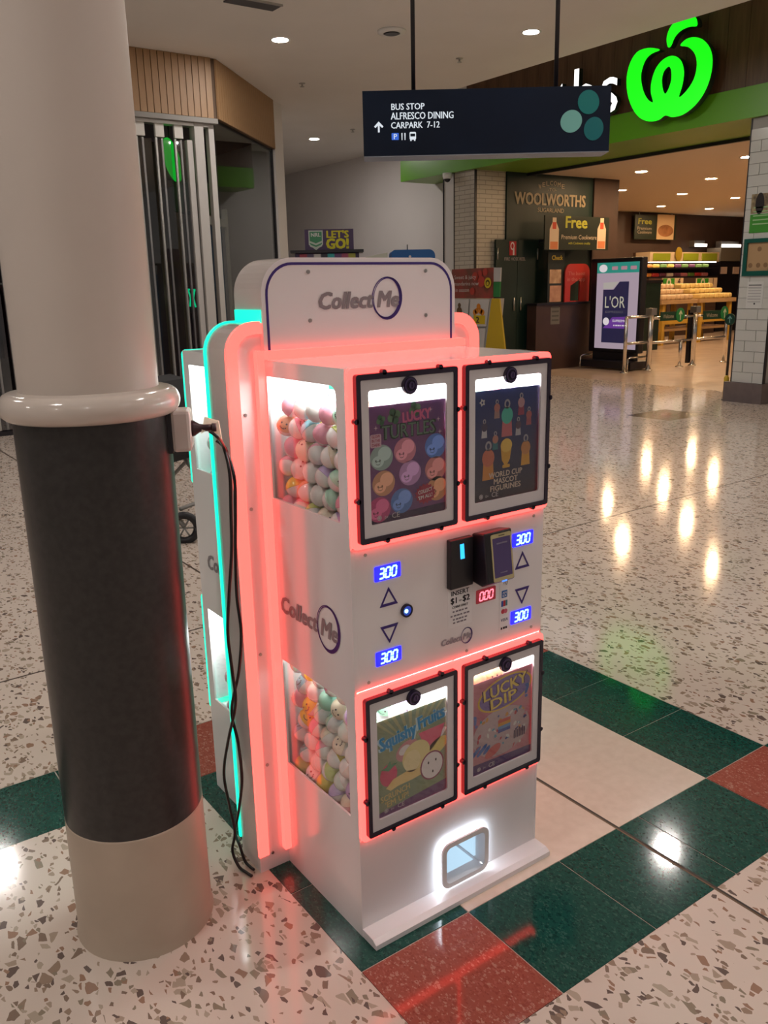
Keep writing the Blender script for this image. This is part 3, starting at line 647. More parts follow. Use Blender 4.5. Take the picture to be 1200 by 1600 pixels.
for lp_, m_, ly in ((rr(.036, .096, .072, .100, .001), pr, 1), (rr(.042, .022, .066, .025, .001), pr, 1), (rr(.044, .116, .064, .1185, .001), ink('bezel_dark', (.1, .08, .04)), 2)):
    F = Flat(oo + Vector((0, -.0004, 0)), fc); F.shape(lp_, m_, ly); F.build('reader_line', cp)
plate('reader_light', [rr(.047, -.001, .063, .0025, .001)], .0015, oo + Vector((0, -.0006, 0)), fc, lamp('reader_blue', (.05, .2, 1), 2.0), cp)
# stickers
INK = ink('black', (.02, .015, .025)); PAPER = mat('sticker_paper', (.88, .85, .86), .4)
F = Flat((0, -.0011, 0), FRONT); F.shape([(.283, .768), (.361, .768), (.361, .872), (.283, .872)], PAPER, 0)
F.text('INSERT', .322, .853, .017, INK, 1, width=.058, bold=.03); F.text('$1', .303, .832, .022, INK, 1, bold=.04, width=.020); F.text('or', .323, .834, .010, INK, 1, bold=.02); F.text('$2', .342, .832, .022, INK, 1, bold=.04, width=.024)
F.text('COINS ONLY', .322, .819, .009, INK, 1, width=.052, bold=.04)
def lines(F_, x, z, ww, h, m, n, lay=1):
    """lettering too small to read in the photo: a row of short dashes"""
    for i in range(n):
        u = x - ww / 2 + ww * (i + .08) / n; F_.shape([(u, z), (u + ww / n * (.82 if i % 3 else .6), z), (u + ww / n * (.82 if i % 3 else .6), z + h), (u, z + h)], m, lay)
for z, ww, n in ((.808, .050, 5), (.797, .064, 6), (.787, .048, 5), (.778, .048, 4)): lines(F, .322, z, ww, .004, ink('small_print', (.22, .19, .23)), n)
F.build('coin_sticker', cp)
F = Flat((0, -.0011, 0), FRONT); F.shape([(.458, .708), (.490, .708), (.490, .872), (.458, .872)], PAPER, 0)
for k in range(3): F.shape([ell(.472 - .002, .852, .006 + k * .005, .006 + k * .005, 20)[i] for i in (17, 18, 19, 0 + 0, 1, 2, 3)] if False else [(.470 + k * .005, .846 - k * .002), (.4725 + k * .006, .852), (.470 + k * .005, .858 + k * .002), (.4715 + k * .005, .8585 + k * .002), (.474 + k * .006, .852), (.4715 + k * .005, .8455 - k * .002)], INK, 1)
F.shape(rr(.464, .808, .484, .828, .001), ink('card_blue', (.03, .14, .40)), 1).text('AM', .474, .819, .008, PAPER, 2, width=.014, bold=.02).text('EX', .474, .811, .008, PAPER, 2, width=.014, bold=.02)
for c, xx in (((.05, .10, .38), .4665), ((.5, .05, .06), .474), ((.06, .20, .25), .4815)): F.shape(rr(xx - .0035, .784, xx + .0035, .800, .001), ink('card_%d' % int(xx * 1e4), c), 1)
F.shape(ell(.4695, .770, .0065, n=20), ink('card_red', (.55, .04, .07)), 1).shape(ell(.4785, .770, .0065, n=20), ink('card_rose', (.60, .12, .20)), 2)
F.text('VISA', .474, .742, .012, ink('visa', (.05, .05, .18)), 1, width=.024, bold=.02, shear=.2); lines(F, .474, .720, .024, .006, INK, 3); F.build('card_sticker', cp)
F = Flat((0, -.0009, 0), FRONT, .0016); logo(F, .258, .728, .0165, ink('faded_logo', (.40, .36, .40)), PURPLE); F.build('logo_print', cp)
for x, z in ((.040, .696), (.040, 1.012), (.575, 1.012), (.575, .70), (.345, .693)): MB().mesh(curve_mesh([ell(0, 0, .004, n=12)], .002), frame_mtx((x, -.0015, z), *FRONT), STEEL).build('screw', cp)

# ------------------------------------------------------------------ capsules in the machine
def capsule_mesh(nm, r, m1, m2, n=16, k=10):
    b = MB(); v = []; f1 = []; f2 = []; fs = []
    for j in range(k + 1):
        ph = -math.pi / 2 + math.pi * j / k; rr_ = r * math.cos(ph) if 0 < j < k else 1e-5; z = r * math.sin(ph)
        for i in range(n): v.append((rr_ * math.cos(2 * math.pi * i / n), rr_ * math.sin(2 * math.pi * i / n), z))
    for j in range(k):
        for i in range(n):
            q = (j * n + i, j * n + (i + 1) % n, (j + 1) * n + (i + 1) % n, (j + 1) * n + i)
            (f1 if j < k // 2 else f2).append(q)
    b.add(v, f1, m1, True); b.add(v, f2, m2, True)
    # seam lip
    b.lathe((0, 0, 0), [(r * .99, -r * .05), (r * 1.035, -r * .03), (r * 1.035, r * .03), (r * .99, r * .05)], m2, n, cap=False)
    # printed smile on the coloured half
    for th_, ph_, q in ((-.35, .75, .10), (.35, .75, .10), (-.30, .38, .07), (-.15, .31, .07), (0, .29, .07), (.15, .31, .07), (.30, .38, .07)):
        d_ = Vector((math.cos(ph_) * math.cos(th_), math.cos(ph_) * math.sin(th_), math.sin(ph_))); e1 = d_.orthogonal().normalized(); e2 = d_.cross(e1)
        b.add([d_ * r * 1.012 + (e1 * math.cos(k_) + e2 * math.sin(k_)) * r * q for k_ in (0, 1.05, 2.09, 3.14, 4.19, 5.24)], [(0, 1, 2, 3, 4, 5)], mat('capsule_print', (.05, .04, .05), .4))
    o = b.build(nm); me = o.data; bpy.data.objects.remove(o); return me
CLEARCAP = mat('capsule_pale_half', (.80, .80, .78), .18)
PASTEL = {'yellow': (.78, .62, .06), 'pink': (.80, .36, .46), 'mint': (.42, .74, .58), 'sky blue': (.30, .62, .74), 'white': (.80, .79, .76), 'lime': (.62, .70, .22), 'teal': (.10, .50, .52), 'lilac': (.56, .44, .72), 'orange': (.80, .42, .22), 'cream': (.80, .72, .56)}
CR_ = .0275; RE = CR_ * 1.045
CM = {k: capsule_mesh('capsule_' + k.replace(' ', '_'), CR_, CLEARCAP if k != 'white' else mat('capsule_mint_tint', (.66, .78, .72), .18), mat('capsule_' + k, c, .18)) for k, c in PASTEL.items()}
RC = random.Random(11)
def capsule(p, colr, where):
    o = link('toy_capsule', CM[colr], None, p)
    o.rotation_euler = (RC.uniform(-1.2, 1.2), RC.uniform(-1.2, 1.2), RC.uniform(0, 6.28))
    setp(o, '%s two-part toy capsule among the prizes %s' % (colr, where), 'capsule', 'capsules ' + where); return o
def pile(x0, x1, y0, y1, z0, rows, cols, where, slope=None):
    """hexagonal packing, layer on layer, from the window side inwards"""
    d = RE * 2.02; k = 0; z = z0 + RE
    while k < rows:
        oy = (k % 2) * d / 2; y = y0 + RE + oy
        while y < y1 - RE + .0005:
            for c in range(cols):
                x = x0 + RE + c * d * .90; yy = y + ((c % 2) * d / 2 if cols > 1 else 0)
                if x > x1 - RE + .0005 or yy > y1 - RE + .0005: continue
                if slope and z > slope(yy): continue
                capsule((x, yy, z), RC.choice(pal), where)
            y += d
        z += d * .875; k += 1
def hopper(x0, x1, y0, y1, z0, z1): box('hopper', (x0, y0, z0), (x1, y1, z1), SATIN, vm)
pal = ['yellow', 'pink', 'mint', 'sky blue', 'white', 'white', 'lime', 'teal', 'cream', 'white', 'mint', 'lilac']
hopper(.126, .302, .012, .374, .294, .53); pile(.0100, .126, .008, .372, .2938, 7, 2, 'behind the lower side window', lambda y: .636)
d = RE * 2.02
for i in range(2):
    for j in range(6): capsule((.1265 + RE + i * d, .010 + RE + j * d, .531 + RE), RC.choice(pal), 'behind the lower left door')
pal = ['pink', 'pink', 'lilac', 'white', 'orange', 'sky blue', 'white', 'cream', 'mint', 'pink', 'lime', 'yellow']
hopper(.126, .302, .012, .374, 1.0385, 1.285); pile(.0100, .126, .008, .372, 1.0388, 6, 2, 'behind the upper side window', lambda y: 1.335)
for i in range(2):
    for j in range(6): capsule((.1265 + RE + i * d, .010 + RE + j * d, 1.286 + RE), RC.choice(pal), 'behind the upper left door')
for z, wh in ((.545, 'behind the lower right door'), (1.300, 'behind the upper right door')):
    hopper(.312, .602, .012, .374, .294 if z < 1 else 1.0385, z)
    for i in range(4):
        for j in range(2): capsule((.330 + RE + i * d, .012 + RE + j * d, z + .0008 + RE), RC.choice(pal), wh)
for z0, wh, n in ((.2935, 'behind the lower window of the cyan side', 4), (1.0385, 'behind the upper window of the cyan side', 4)):
    hopper(.070, .302, .495, .855, z0 + .0005, z0 + .25); pile(.0100, .0685, .500, .80, z0 + .0005, n, 1, wh)
# dangling sample and printed leaflets inside the upper window
box('hanging_sample', (.05, .10, 1.375), (.09, .145, 1.418), mat('sample_green', (.02, .50, .30), .3), vm)

# ================================================================== HANGING DIRECTORY SIGN
SD = 4.6
s0 = at(567, 141, SD); s1 = at(955, 133, SD * 1.0)
# a flat sign square to the way the camera looks along the concourse; the right end sits at the same depth
dr = Vector((CR.x, CR.y, 0)).normalized()
fwd = Vector((CF.x, CF.y, 0)).normalized()
dep = fwd.dot(s0 - CP)
def on_sign(px, py):
    d_ = ray(px, py); return CP + d_ * (dep / fwd.dot(d_))
L_, R_s = on_sign(566, 142), on_sign(955, 135); Bt = on_sign(760, 240).z; Tp = (on_sign(566, 142).z + on_sign(955, 134).z) / 2
sw = (R_s - L_).dot(dr); sh_ = Tp - Bt
so = Vector((L_.x, L_.y, Bt)); sface = (tuple(dr), (0, 0, 1))
sg = thing('directory_sign', 'navy hanging directory sign pointing ahead to bus stop and car park', 'sign', tuple(so))
NAVY = noisy('sign_navy', (.003, .007, .020), (.005, .013, .036), 1.5, .5, spec=.2)
bd = plate('sign_box', [[(0, 0), (sw, 0), (sw, sh_), (0, sh_)]], .16, so, sface, NAVY, sg)
plate('bottom_edge', [[(.0, -.005), (sw, -.005), (sw, -.001), (0, -.001)]], .16, so, sface, mat('sign_edge_grey', (.25, .27, .32), .4), sg)
LIT = lamp('sign_lit_white', (.85, .92, 1.0), .8)
def S(px, py):
    v = on_sign(px, py) - so; return v.dot(dr), v.z
NF = lambda: Flat(so + fwd * -.001, sface)
for s, x0p, x1p, yb, yt in (('BUS STOP', 611, 663, 172, 162), ('ALFRESCO DINING', 611, 709, 187, 176), ('CARPARK  7-12', 611, 687, 201, 191)):
    a = S(x0p, yb); b_ = S(x1p, yb); h = S(x0p, yt)[1] - a[1]; NF().text(s, (a[0] + b_[0]) / 2, a[1], h / .70, LIT, 1, width=b_[0] - a[0], bold=.02).build('sign_line', sg)
ax, az_ = S(592, 207); at_ = S(592, 190)[1]; hw = S(599, 197)[0] - ax
F = NF(); F.shape([(ax - .0045, az_), (ax + .0045, az_), (ax + .0045, at_ - .008), (ax - .0045, at_ - .008)], LIT, 1)
for sg_ in (-1, 1): F.shape([(ax, at_), (ax + sg_ * hw, at_ - hw), (ax + sg_ * (hw - .006), at_ - hw - .007), (ax, at_ - .015)], LIT, 2)
F.build('arrow', sg)
px0, pz0 = S(612, 219); px1, pz1 = S(623, 208); NF().shape(rr(px0, pz0, px1, pz1, .003), lamp('sign_blue', (.02, .14, .75), .8), 1).text('P', (px0 + px1) / 2, pz0 + .004, (pz1 - pz0) * 1.1, LIT, 2, bold=.02).build('parking_symbol', sg)
qx, qz = S(631, 219); q1 = S(631, 208)[1]
for dx, nmq in ((-.009, 'fork_symbol'), (.006, 'knife_symbol')): NF().shape([(qx + dx - .002, qz), (qx + dx + .002, qz), (qx + dx + .003, q1), (qx + dx - .003, q1)], LIT, 1).build(nmq, sg)
bx_, bz_ = S(645, 213); F = NF(); F.shape([rr(bx_ - .016, bz_ - .016, bx_ + .016, bz_ + .020, .006), rr(bx_ - .012, bz_ - .001, bx_ + .012, bz_ + .012, .002)], LIT, 1)
for dx in (-.011, .008): F.shape(rr(bx_ + dx - .002, bz_ - .022, bx_ + dx + .005, bz_ - .014, .001), LIT, 1)
F.build('bus_symbol', sg)
for (px, py, rx, ry, c, rt) in ((919, 160, 16.5, 17.5, (.0, .105, .095), .3), (892, 190, 17, 16, (.115, .28, .24), .6), (927, 201.5, 15, 17, (.0, .085, .088), -.2)):
    a = S(px, py); k = S(px + 10, py)[0] - a[0]
    me = curve_mesh([ell(a[0], a[1], rx * k / 10, ry * k / 10, 32, rt)], .003); MB().mesh(me, frame_mtx(so + fwd * -.002, *sface), mat('sign_dot_%d' % px, c, .4, emit=c, L=.35)).build('colour_dot', sg)
for px in (647, 873):
    b0 = S(px, 138)[0]; pp = so + dr * b0 + fwd * .08
    MB().tube([(pp.x, pp.y, Tp - .01), (pp.x, pp.y, CEILZ)], .011, BLACK, 10).build('hanging_rod', sg)

# ================================================================== SUPERMARKET FRONT
XF, SOF = 9.5, 3.545
WOODB = noisy('dark_wood', (.085, .040, .020), (.14, .070, .034), 3.5, .4, 6, stretch=(6, 6, .5))
GRN = mat('fascia_green', (.12, .36, .012), .35); GRN2 = mat('fascia_green_soffit', (.16, .30, .02), .4)
wf = thing('timber_wall', 'dark timber board wall carrying the green apple emblem', 'wall panel', (XF + .1, 7, 3.9), kind='structure')
y = -4.0; bw = .30
wm = MB().box((-.012, 0, 0), (.012, bw - .006, 5.0 - 3.92), WOODB).build('b'); wme = wm.data; bpy.data.objects.remove(wm)
while y < 12.3:
    o = link('board', wme, wf, (XF + .03, y, 3.92)); y += bw
gb = thing('entrance_bulkhead', 'bright green bulkhead band above the supermarket entrance', 'bulkhead', (XF, 7, SOF))
box('green_band', (XF, -4.0, SOF + .002), (XF + .06, 12.5, 3.915), GRN, gb)
box('soffit', (XF + .001, -4.0, SOF), (10.34, 12.5, SOF + .03), GRN2, gb); box('soffit', (10.341, -4.0, SOF), (10.82, 10.98, SOF + .03), GRN2, gb)
box('end_return', (XF + .06, 12.46, SOF + .03), (10.34, 12.5, 3.915), GRN, gb); box('top_ledge', (XF + .06, -4, 3.90), (10.34, 12.46, 3.915), GRN, gb)
box('dark_trim', (10.80, -4.0, SOF - .05), (10.86, 10.45, SOF - .001), BLACK, gb)  # thin black strip along the back edge of the soffit
# tiled pillars
TILEW = mat('white_wall_tile', (.55, .55, .52), .15); MORT = mat('tile_joint', (.36, .35, .33), .7); PLINTH = noisy('plinth_stone', (.11, .085, .085), (.15, .115, .11), 5, .5)
rpil = thing('tiled_pillar', 'white tiled pillar with dark plinth and posters right of entrance', 'pillar', (9.75, 4.96, 0))
box('core', (9.562, 4.735, .26), (10.3, 5.185, SOF - .002), MORT, rpil); box('plinth', (9.50, 4.70, 0), (10.34, 5.26, .262), PLINTH, rpil)
box('corner_trim', (9.548, 5.183, .263), (9.60, 5.195, SOF - .003), BLACK, rpil); box('corner_trim', (9.548, 4.722, .263), (9.60, 4.736, SOF - .003), BLACK, rpil)
tm = MB().box((-.006, 0, 0), (.008, .292, .131), TILEW).build('b'); tme = tm.data; bpy.data.objects.remove(tm)
tm = MB().box((-.006, 0, 0), (.008, .142, .131), TILEW).build('b'); tmh = tm.data; bpy.data.objects.remove(tm)
z = .264; r_ = 0
while z < SOF - .14:
    if r_ % 2: link('wall_tile', tme, rpil, (9.556, 4.737, z)); link('wall_tile', tmh, rpil, (9.556, 5.037, z))
    else: link('wall_tile', tmh, rpil, (9.556, 4.737, z)); link('wall_tile', tme, rpil, (9.556, 4.887, z))
    z += .137; r_ += 1
lp = thing('tiled_pillar', 'narrow cream tiled pillar left of entrance under the security camera', 'pillar', (9.8, 10.8, 0))
CREAMT = bricky('cream_tile_courses', (.50, .45, .36), (.46, .41, .33), (.24, .21, .17), .30, .075)
box('core', (9.56, 10.43, .0), (10.3, 10.97, SOF - .002), CREAMT, lp); box('side_strip', (9.57, 10.985, 0), (10.34, 11.27, SOF - .002), mat('pillar_white', (.60, .57, .54), .4), lp)
for yy in (10.975, 11.28, 10.418): box('edge_trim', (9.55, yy - .007, 0), (9.60, yy + .007, SOF - .003), BLACK, lp)
p = pl(699, 287, 0, 9.46)
t = thing('security_camera', 'small white dome camera under the green bulkhead end', 'camera', (9.46, p.y, SOF))
MB().lathe((9.46, p.y, SOF - .001), [(.07, -.10), (.085, -.06), (.085, 0)], TRIMW, 20).build('housing', t); MB().lathe((9.46, p.y, SOF - .001), [(.01, -.155), (.04, -.14), (.058, -.11), (.06, -.10)], BLACK, 20).build('dome', t)
# notices on the right pillar
def pz(px, py, x=9.54): return pl(px, py, 0, x)
nt = thing('poster', 'green and photo poster at the top of the tiled pillar', 'poster', (9.54, 4.85, 2.7))
z1, z0 = pz(1182, 303).z, pz(1180, 364).z
F = Flat((9.546, 0, 0), SIDE); F.shape([(-5.10, z0), (-4.76, z0), (-4.76, z1), (-5.10, z1)], mat('poster_board', (.5, .5, .47), .4), 0, th=.004)
F.shape([(-5.10, z0), (-4.76, z0), (-4.76, z0 + (z1 - z0) * .48), (-5.10, z0 + (z1 - z0) * .48)], ink('leaf_green', (.05, .26, .03)), 5)
F.shape([(-5.10, z0 + (z1 - z0) * .5), (-4.76, z0 + (z1 - z0) * .5), (-4.76, z1), (-5.10, z1)], noisy('photo_leaves', (.35, .27, .14), (.09, .06, .03), 16, .5), 5)
F.shape(ell(-4.98, z0 + (z1 - z0) * .75, .06, .13), ink('photo_dark', (.02, .015, .015)), 6)
for k in range(5): F.shape([(-5.06, z0 + .10 + k * .05), (-4.82 - .03 * (k % 2), z0 + .10 + k * .05), (-4.82 - .03 * (k % 2), z0 + .115 + k * .05), (-5.06, z0 + .115 + k * .05)], ink('pale_green', (.3, .5, .25)), 6)
F.build('printed_sheet', nt)
nt = thing('framed_notice', 'brown card notice in a dark green frame on tiled pillar', 'notice', (9.54, 4.9, 2.2))
z1, z0 = pz(1178, 373).z, pz(1176, 431).z
plate('frame', [[(-5.14, z0), (-4.73, z0), (-4.73, z1), (-5.14, z1)], [(-5.09, z0 + .06), (-4.78, z0 + .06), (-4.78, z1 - .05), (-5.09, z1 - .05)]], .03, (9.52, 0, 0), SIDE, mat('frame_green', (.0, .075, .055), .35), nt)
F = Flat((9.545, 0, 0), SIDE); F.shape([(-5.10, z0 + .05), (-4.77, z0 + .05), (-4.77, z1 - .04), (-5.10, z1 - .04)], ink('kraft', (.42, .27, .14)), 0, th=.004)
for cx, cz in ((-4.93, z1 - .13), (-4.93, z0 + .13), (-5.04, z0 + .13), (-4.83, z0 + .13)): F.shape(ell(cx, cz, .03), ink('kraft_dark', (.24, .14, .07)), 5)
F.build('card', nt)
nt = thing('paper_notice', 'small white typed notice under the framed card', 'notice', (9.54, 4.95, 1.6))
z1, z0 = pz(1178, 440).z, pz(1172, 482).z
F = Flat((9.547, 0, 0), SIDE); F.shape([(-5.06, z0), (-4.83, z0), (-4.83, z1), (-5.06, z1)], mat('notice_paper', (.58, .58, .56), .5), 0, th=.003)
for k in range(7): F.shape([(-5.04, z1 - .05 - k * .035), (-4.86, z1 - .05 - k * .035), (-4.86, z1 - .038 - k * .035), (-5.04, z1 - .038 - k * .035)], ink('typed_grey', (.38, .38, .38)) if k else INK, 4)
F.shape(ell(-4.94, z0 + .06, .012), INK, 4); F.build('sheet', nt)

# emblem and letters
def zp(X, Y): return (750 + X / 2.6667, Y / 2.6667)           # reading from an enlarged view of the emblem
XE = 9.30
def fac(X, Y):
    v = pl(*zp(X, Y), 0, XE); return (-v.y, v.z)
def soft(P, n=4):
    P = [Vector((*p, 0)) for p in P]; out = []; N_ = len(P)
    for i in range(N_):
        a, b, c, d_ = P[i - 1], P[i], P[(i + 1) % N_], P[(i + 2) % N_]
        for k in range(n):
            s = k / n; q = .5 * ((2 * b) + (c - a) * s + (2 * a - 5 * b + 4 * c - d_) * s * s + (3 * b - 3 * c + d_ - a) * s ** 3); out.append((q.x, q.y))
    return out
leaf = [(783, 195), (778, 160), (790, 120), (815, 88), (850, 68), (885, 62), (902, 78), (904, 108), (875, 111), (840, 126), (812, 155), (796, 192)]
apple = [(750, 208), (720, 200), (690, 202), (655, 217), (627, 260), (612, 320), (615, 390), (635, 450), (665, 490), (705, 506), (745, 500), (772, 481), (800, 488), (845, 478), (895, 440), (935, 385), (960, 320), (969, 250), (958, 200), (930, 166), (895, 155), (860, 163), (835, 190),
         (868, 196), (896, 225), (904, 270), (895, 320), (876, 358), (848, 392), (829, 403), (843, 355), (850, 300), (840, 257), (818, 236), (790, 234), (757, 254), (731, 290), (715, 340), (712, 385), (721, 425), (700, 415), (681, 380), (671, 330), (675, 290), (690, 250), (715, 224)]
hole = [(776, 285), (790, 278), (798, 300), (797, 335), (786, 370), (772, 391), (762, 372), (758, 335), (764, 303)]
em = thing('apple_emblem', 'glowing green apple shaped emblem with a curling leaf', 'emblem', (XE, 6.4, 3.7))
EG = lamp('emblem_green', (.0, 1.0, .003), 1.15); EDGE = mat('sign_return_black', (.015, .02, .015), .4)
for nm, loops in (('leaf', [[fac(*q) for q in leaf]]), ('body', [[fac(*q) for q in apple], [fac(*q) for q in hole]])):
    loops = [soft(l, 3) for l in loops]
    plate(nm + '_return', loops, .10, (XE + .004, 0, 0), SIDE, EDGE, em); [MB().tube([(XE + .1, -q[0], q[1]), (XF + .02, -q[0], q[1])], .02, EDGE, 8).build('mount', em) for q in ([fac(840, 95)] if nm == 'leaf' else [fac(645, 270), fac(935, 230)])]; plate(nm + '_face', loops, .006, (XE - .003, 0, 0), SIDE, EG, em)
LW = lamp('letter_white', (1, .98, .95), 1.6); zb = 3.93
lt = thing('sign_letters', 'white lit store name letters on the dark timber wall', 'sign', (XE + .1, 9, zb))
# letters stand one by one along the wall; the hidden ones continue behind the directory sign
pos = {'t': pl(882, 120, 0, XE + .1).y, 'h': pl(916, 120, 0, XE + .1).y, 's': pl(956, 120, 0, XE + .1).y}
adv = .62
seq = [('s', pos['s']), ('h', pos['h']), ('t', pos['t'])]
yy = pos['t'] + .48
for c, a in (('r', .50),):
    seq.append((c, yy)); yy += a
for c, yv in seq:
    me = text_mesh(c, 1.02, depth=.08); 
    mt = frame_mtx((XE + .1, yv, zb), *SIDE)
    b = MB().mesh(me, mt, EDGE); face = text_mesh(c, 1.02); b.mesh(face, frame_mtx((XE + .1 - .042, yv, zb), *SIDE), LW); b.build('letter', lt); MB().tube([(XE + .13, yv + .0, zb + .02), (XF + .02, yv, zb + .02)], .015, EDGE, 6).build('mount', lt)

# ================================================================== SUPERMARKET INTERIOR
SZ = 3.545
VINYL = noisy('store_vinyl', (.44, .34, .27), (.39, .30, .24), 3, .25)
setp(box('floor', (10.42, -4, -.05), (34, 17, -.0005), VINYL), 'brown vinyl supermarket floor', kind='structure')
SCEIL = mat('store_ceiling', (.74, .62, .48), .7)
setp(box('ceiling', (10.87, -4, SZ), (34, 17, SZ + .1), SCEIL), 'cream supermarket ceiling', kind='structure')
BROWN = noisy('brown_wall', (.058, .031, .022), (.074, .041, .029), 2, .55)
DKG = noisy('deep_green_wall', (.0, .013, .008), (.001, .018, .012), 2, .5)
setp(box('wall_store', (13.3, 15.5, 0), (34, 15.65, SZ), BROWN), 'dark brown supermarket rear wall', kind='structure')
setp(box('wall_store_end', (33.9, -4, 0), (34, 15.5, SZ), BROWN), 'far end wall of the supermarket', kind='structure')
setp(box('wall_entry', (10.31, 10.40, 0), (12.58, 10.55, SZ), DKG), 'deep green entrance wall with welcome lettering', kind='structure')
setp(box('wall_entry_return', (12.582, 10.36, 0), (13.3, 15.5, SZ), BROWN), 'brown corner pier past the green wall', kind='structure')
k = 0
for px, py in ((1002, 268), (1111, 279), (971, 297), (1066, 303), (1149, 309), (1033, 322), (1108, 326), (1168, 245)):
    d_ = ray(px, py); p = CP + d_ * ((SZ - 1.6) / d_.z)
    nmz = ['nearest the green wall corner', 'second from the tiled pillar in the front row', 'beside the brown pier', 'in the middle of the group', 'closest beside the tiled pillar', 'rear left', 'rear right', 'at the top edge of the tiled pillar'][k]; k += 1
    downlight(p.x, p.y, SZ, .10, DOWN2, 'warm supermarket downlight ' + nmz, 'supermarket downlights')
for x, y in ((13, 6), (16, 3), (20, 6), (20, 11)): downlight(x, y, SZ, .10, DOWN2, 'warm supermarket downlight hidden from view', 'hidden supermarket downlights')
def on(px, py, y): return pl(px, py, 1, y)
YG = 10.39
F = Flat((0, YG, 0), FRONT); CRT = ink('welcome_cream', (.40, .32, .20))
def wtext(s, x0p, x1p, yb, yt, m=CRT, y=YG, bold=.02, lay=1, F_=None):
    a = on(x0p, yb, y); b = on(x1p, yb, y); h = on(x0p, yt, y).z - a.z; (F_ or F).text(s, (a.x + b.x) / 2, (a.z + b.z) / 2, h / .70, m, lay, width=b.x - a.x, bold=bold, step=.002)
wtext('WOOLWORTHS', 804, 915, 321, 302, bold=.035); wtext('SUGARLAND', 840, 881, 332, 325, bold=.01); wtext('-TO-', 856, 870, 299, 294, bold=.01)
for i, c in enumerate('WELCOME'):
    u = (i - 3) / 3; wtext(c, 861.5 + u * 18 - 2.3, 861.5 + u * 18 + 2.3, 289.5 + 5.5 * u * u, 282.5 + 5.5 * u * u, bold=.01)
o = F.build('welcome_lettering'); setp(o, 'cream welcome lettering on the deep green wall', 'lettering')
# fire hose cabinet
a = on(776, 374, 10.33); b = on(838, 560, 10.33)
t = thing('fire_hose_cabinet', 'deep green fire hose reel cabinet with two doors', 'cabinet', (a.x, 10.36, 0))
xm = (a.x + b.x) / 2
for x0, x1 in ((a.x, xm - .005), (xm + .005, b.x)):
    dr_ = box('cabinet_door', (x0, 10.34, .06), (x1, 10.385, a.z), DKG, t)
    hx = x1 - .08 if x0 == a.x else x0 + .08; c = on(808, 475, 10.33).z
    MB().tube([(hx, 10.325, c - .12), (hx, 10.325, c + .12)], .012, STEEL, 8).build('handle', dr_)
    MB().tube([(x0 + .03 if x0 == a.x else x1 - .03, 10.33, a.z - .35), (x0 + .03 if x0 == a.x else x1 - .03, 10.33, a.z - .15)], .012, STEEL, 8).build('hinge', dr_)
p0 = on(796, 399, 10.33); p1 = on(807, 377, 10.33)
F = Flat((0, 10.334, 0), FRONT); F.shape([(p0.x, p0.z), (p1.x, p0.z), (p1.x, p1.z), (p0.x, p1.z)], ink('fire_red', (.45, .02, .025)), 0, th=.003)
cx, cz = (p0.x + p1.x) / 2, (p0.z + p1.z) / 2; F.shape([ell(cx - .01, cz + .04, .05, .07), ell(cx - .01, cz + .04, .03, .045)], ink('sign_white', (.7, .6, .6)), 4).shape(rr(cx + .0, cz - .12, cx + .04, cz + .0, .005), ink('sign_white', (.7, .6, .6)), 4); F.build('fire_sign', t)
F = Flat((0, 10.334, 0), FRONT); wtext('FIRE HOSE REEL', 788, 821, 407, 402, ink('hose_text', (.30, .27, .25)), 10.334, F_=F); F.build('fire_lettering', t)
# promotional cookware header and the counter under it
y = 10.0
def board(name, label, cat, x0p, x1p, yt, yb, y, m, th=.03, group=None):
    a = on(x0p, yt, y); b = on(x1p, yb, y); b.z = max(b.z, CTZ) if name == 'checkout_sign' else b.z; t = thing(name, label, cat, (a.x, y, b.z), group)
    box('panel', (a.x, y, b.z), (b.x, y + th, a.z), m, t); return t, a, b
t, a, b = board('cookware_sign', 'dark sign offering free premium cookware above the counter', 'sign', 852, 950, 336, 391, 10.0, mat('olive_dark', (.014, .020, .012), .4))
Lm = ink('lime_text', (.42, .42, .05)); Cm = ink('cream_text', (.5, .42, .3))
for args in (('Free', 883, 917, 356, 338, Lm, 9.998, .04), ('Premium Cookware', 877, 932, 374, 367, Cm, 9.998, .01), ('with Cookware credits', 888, 922, 382, 378, Lm, 9.998, .01)):
    F = Flat((0, 9.998, 0), FRONT); wtext(*args, F_=F); F.build('sign_line', t)
for px in (866, 940):
    F = Flat((0, 9.998, 0), FRONT)
    c = on(px, 365, 9.998); F.shape([(c.x - .12, c.z - .28), (c.x + .12, c.z - .28), (c.x + .12, c.z + .08), (c.x + .05, c.z + .20), (c.x + .05, c.z + .28), (c.x - .05, c.z + .28), (c.x - .05, c.z + .20), (c.x - .12, c.z + .08)], ink('tag_cream', (.62, .48, .34)), 1)
    F.shape(rr(c.x - .05, c.z + .08, c.x + .05, c.z + .2, .01), ink('tag_red', (.55, .07, .03)), 2).shape(rr(c.x - .10, c.z - .27, c.x + .10, c.z - .14, .01), ink('tag_orange', (.6, .2, .08)), 2); F.build('bottle_print', t)
for x in (a.x + .25, 12.35): box('bracket', (x, 10.031, b.z + .15), (x + .05, 10.398, b.z + .20), BLACK, t)
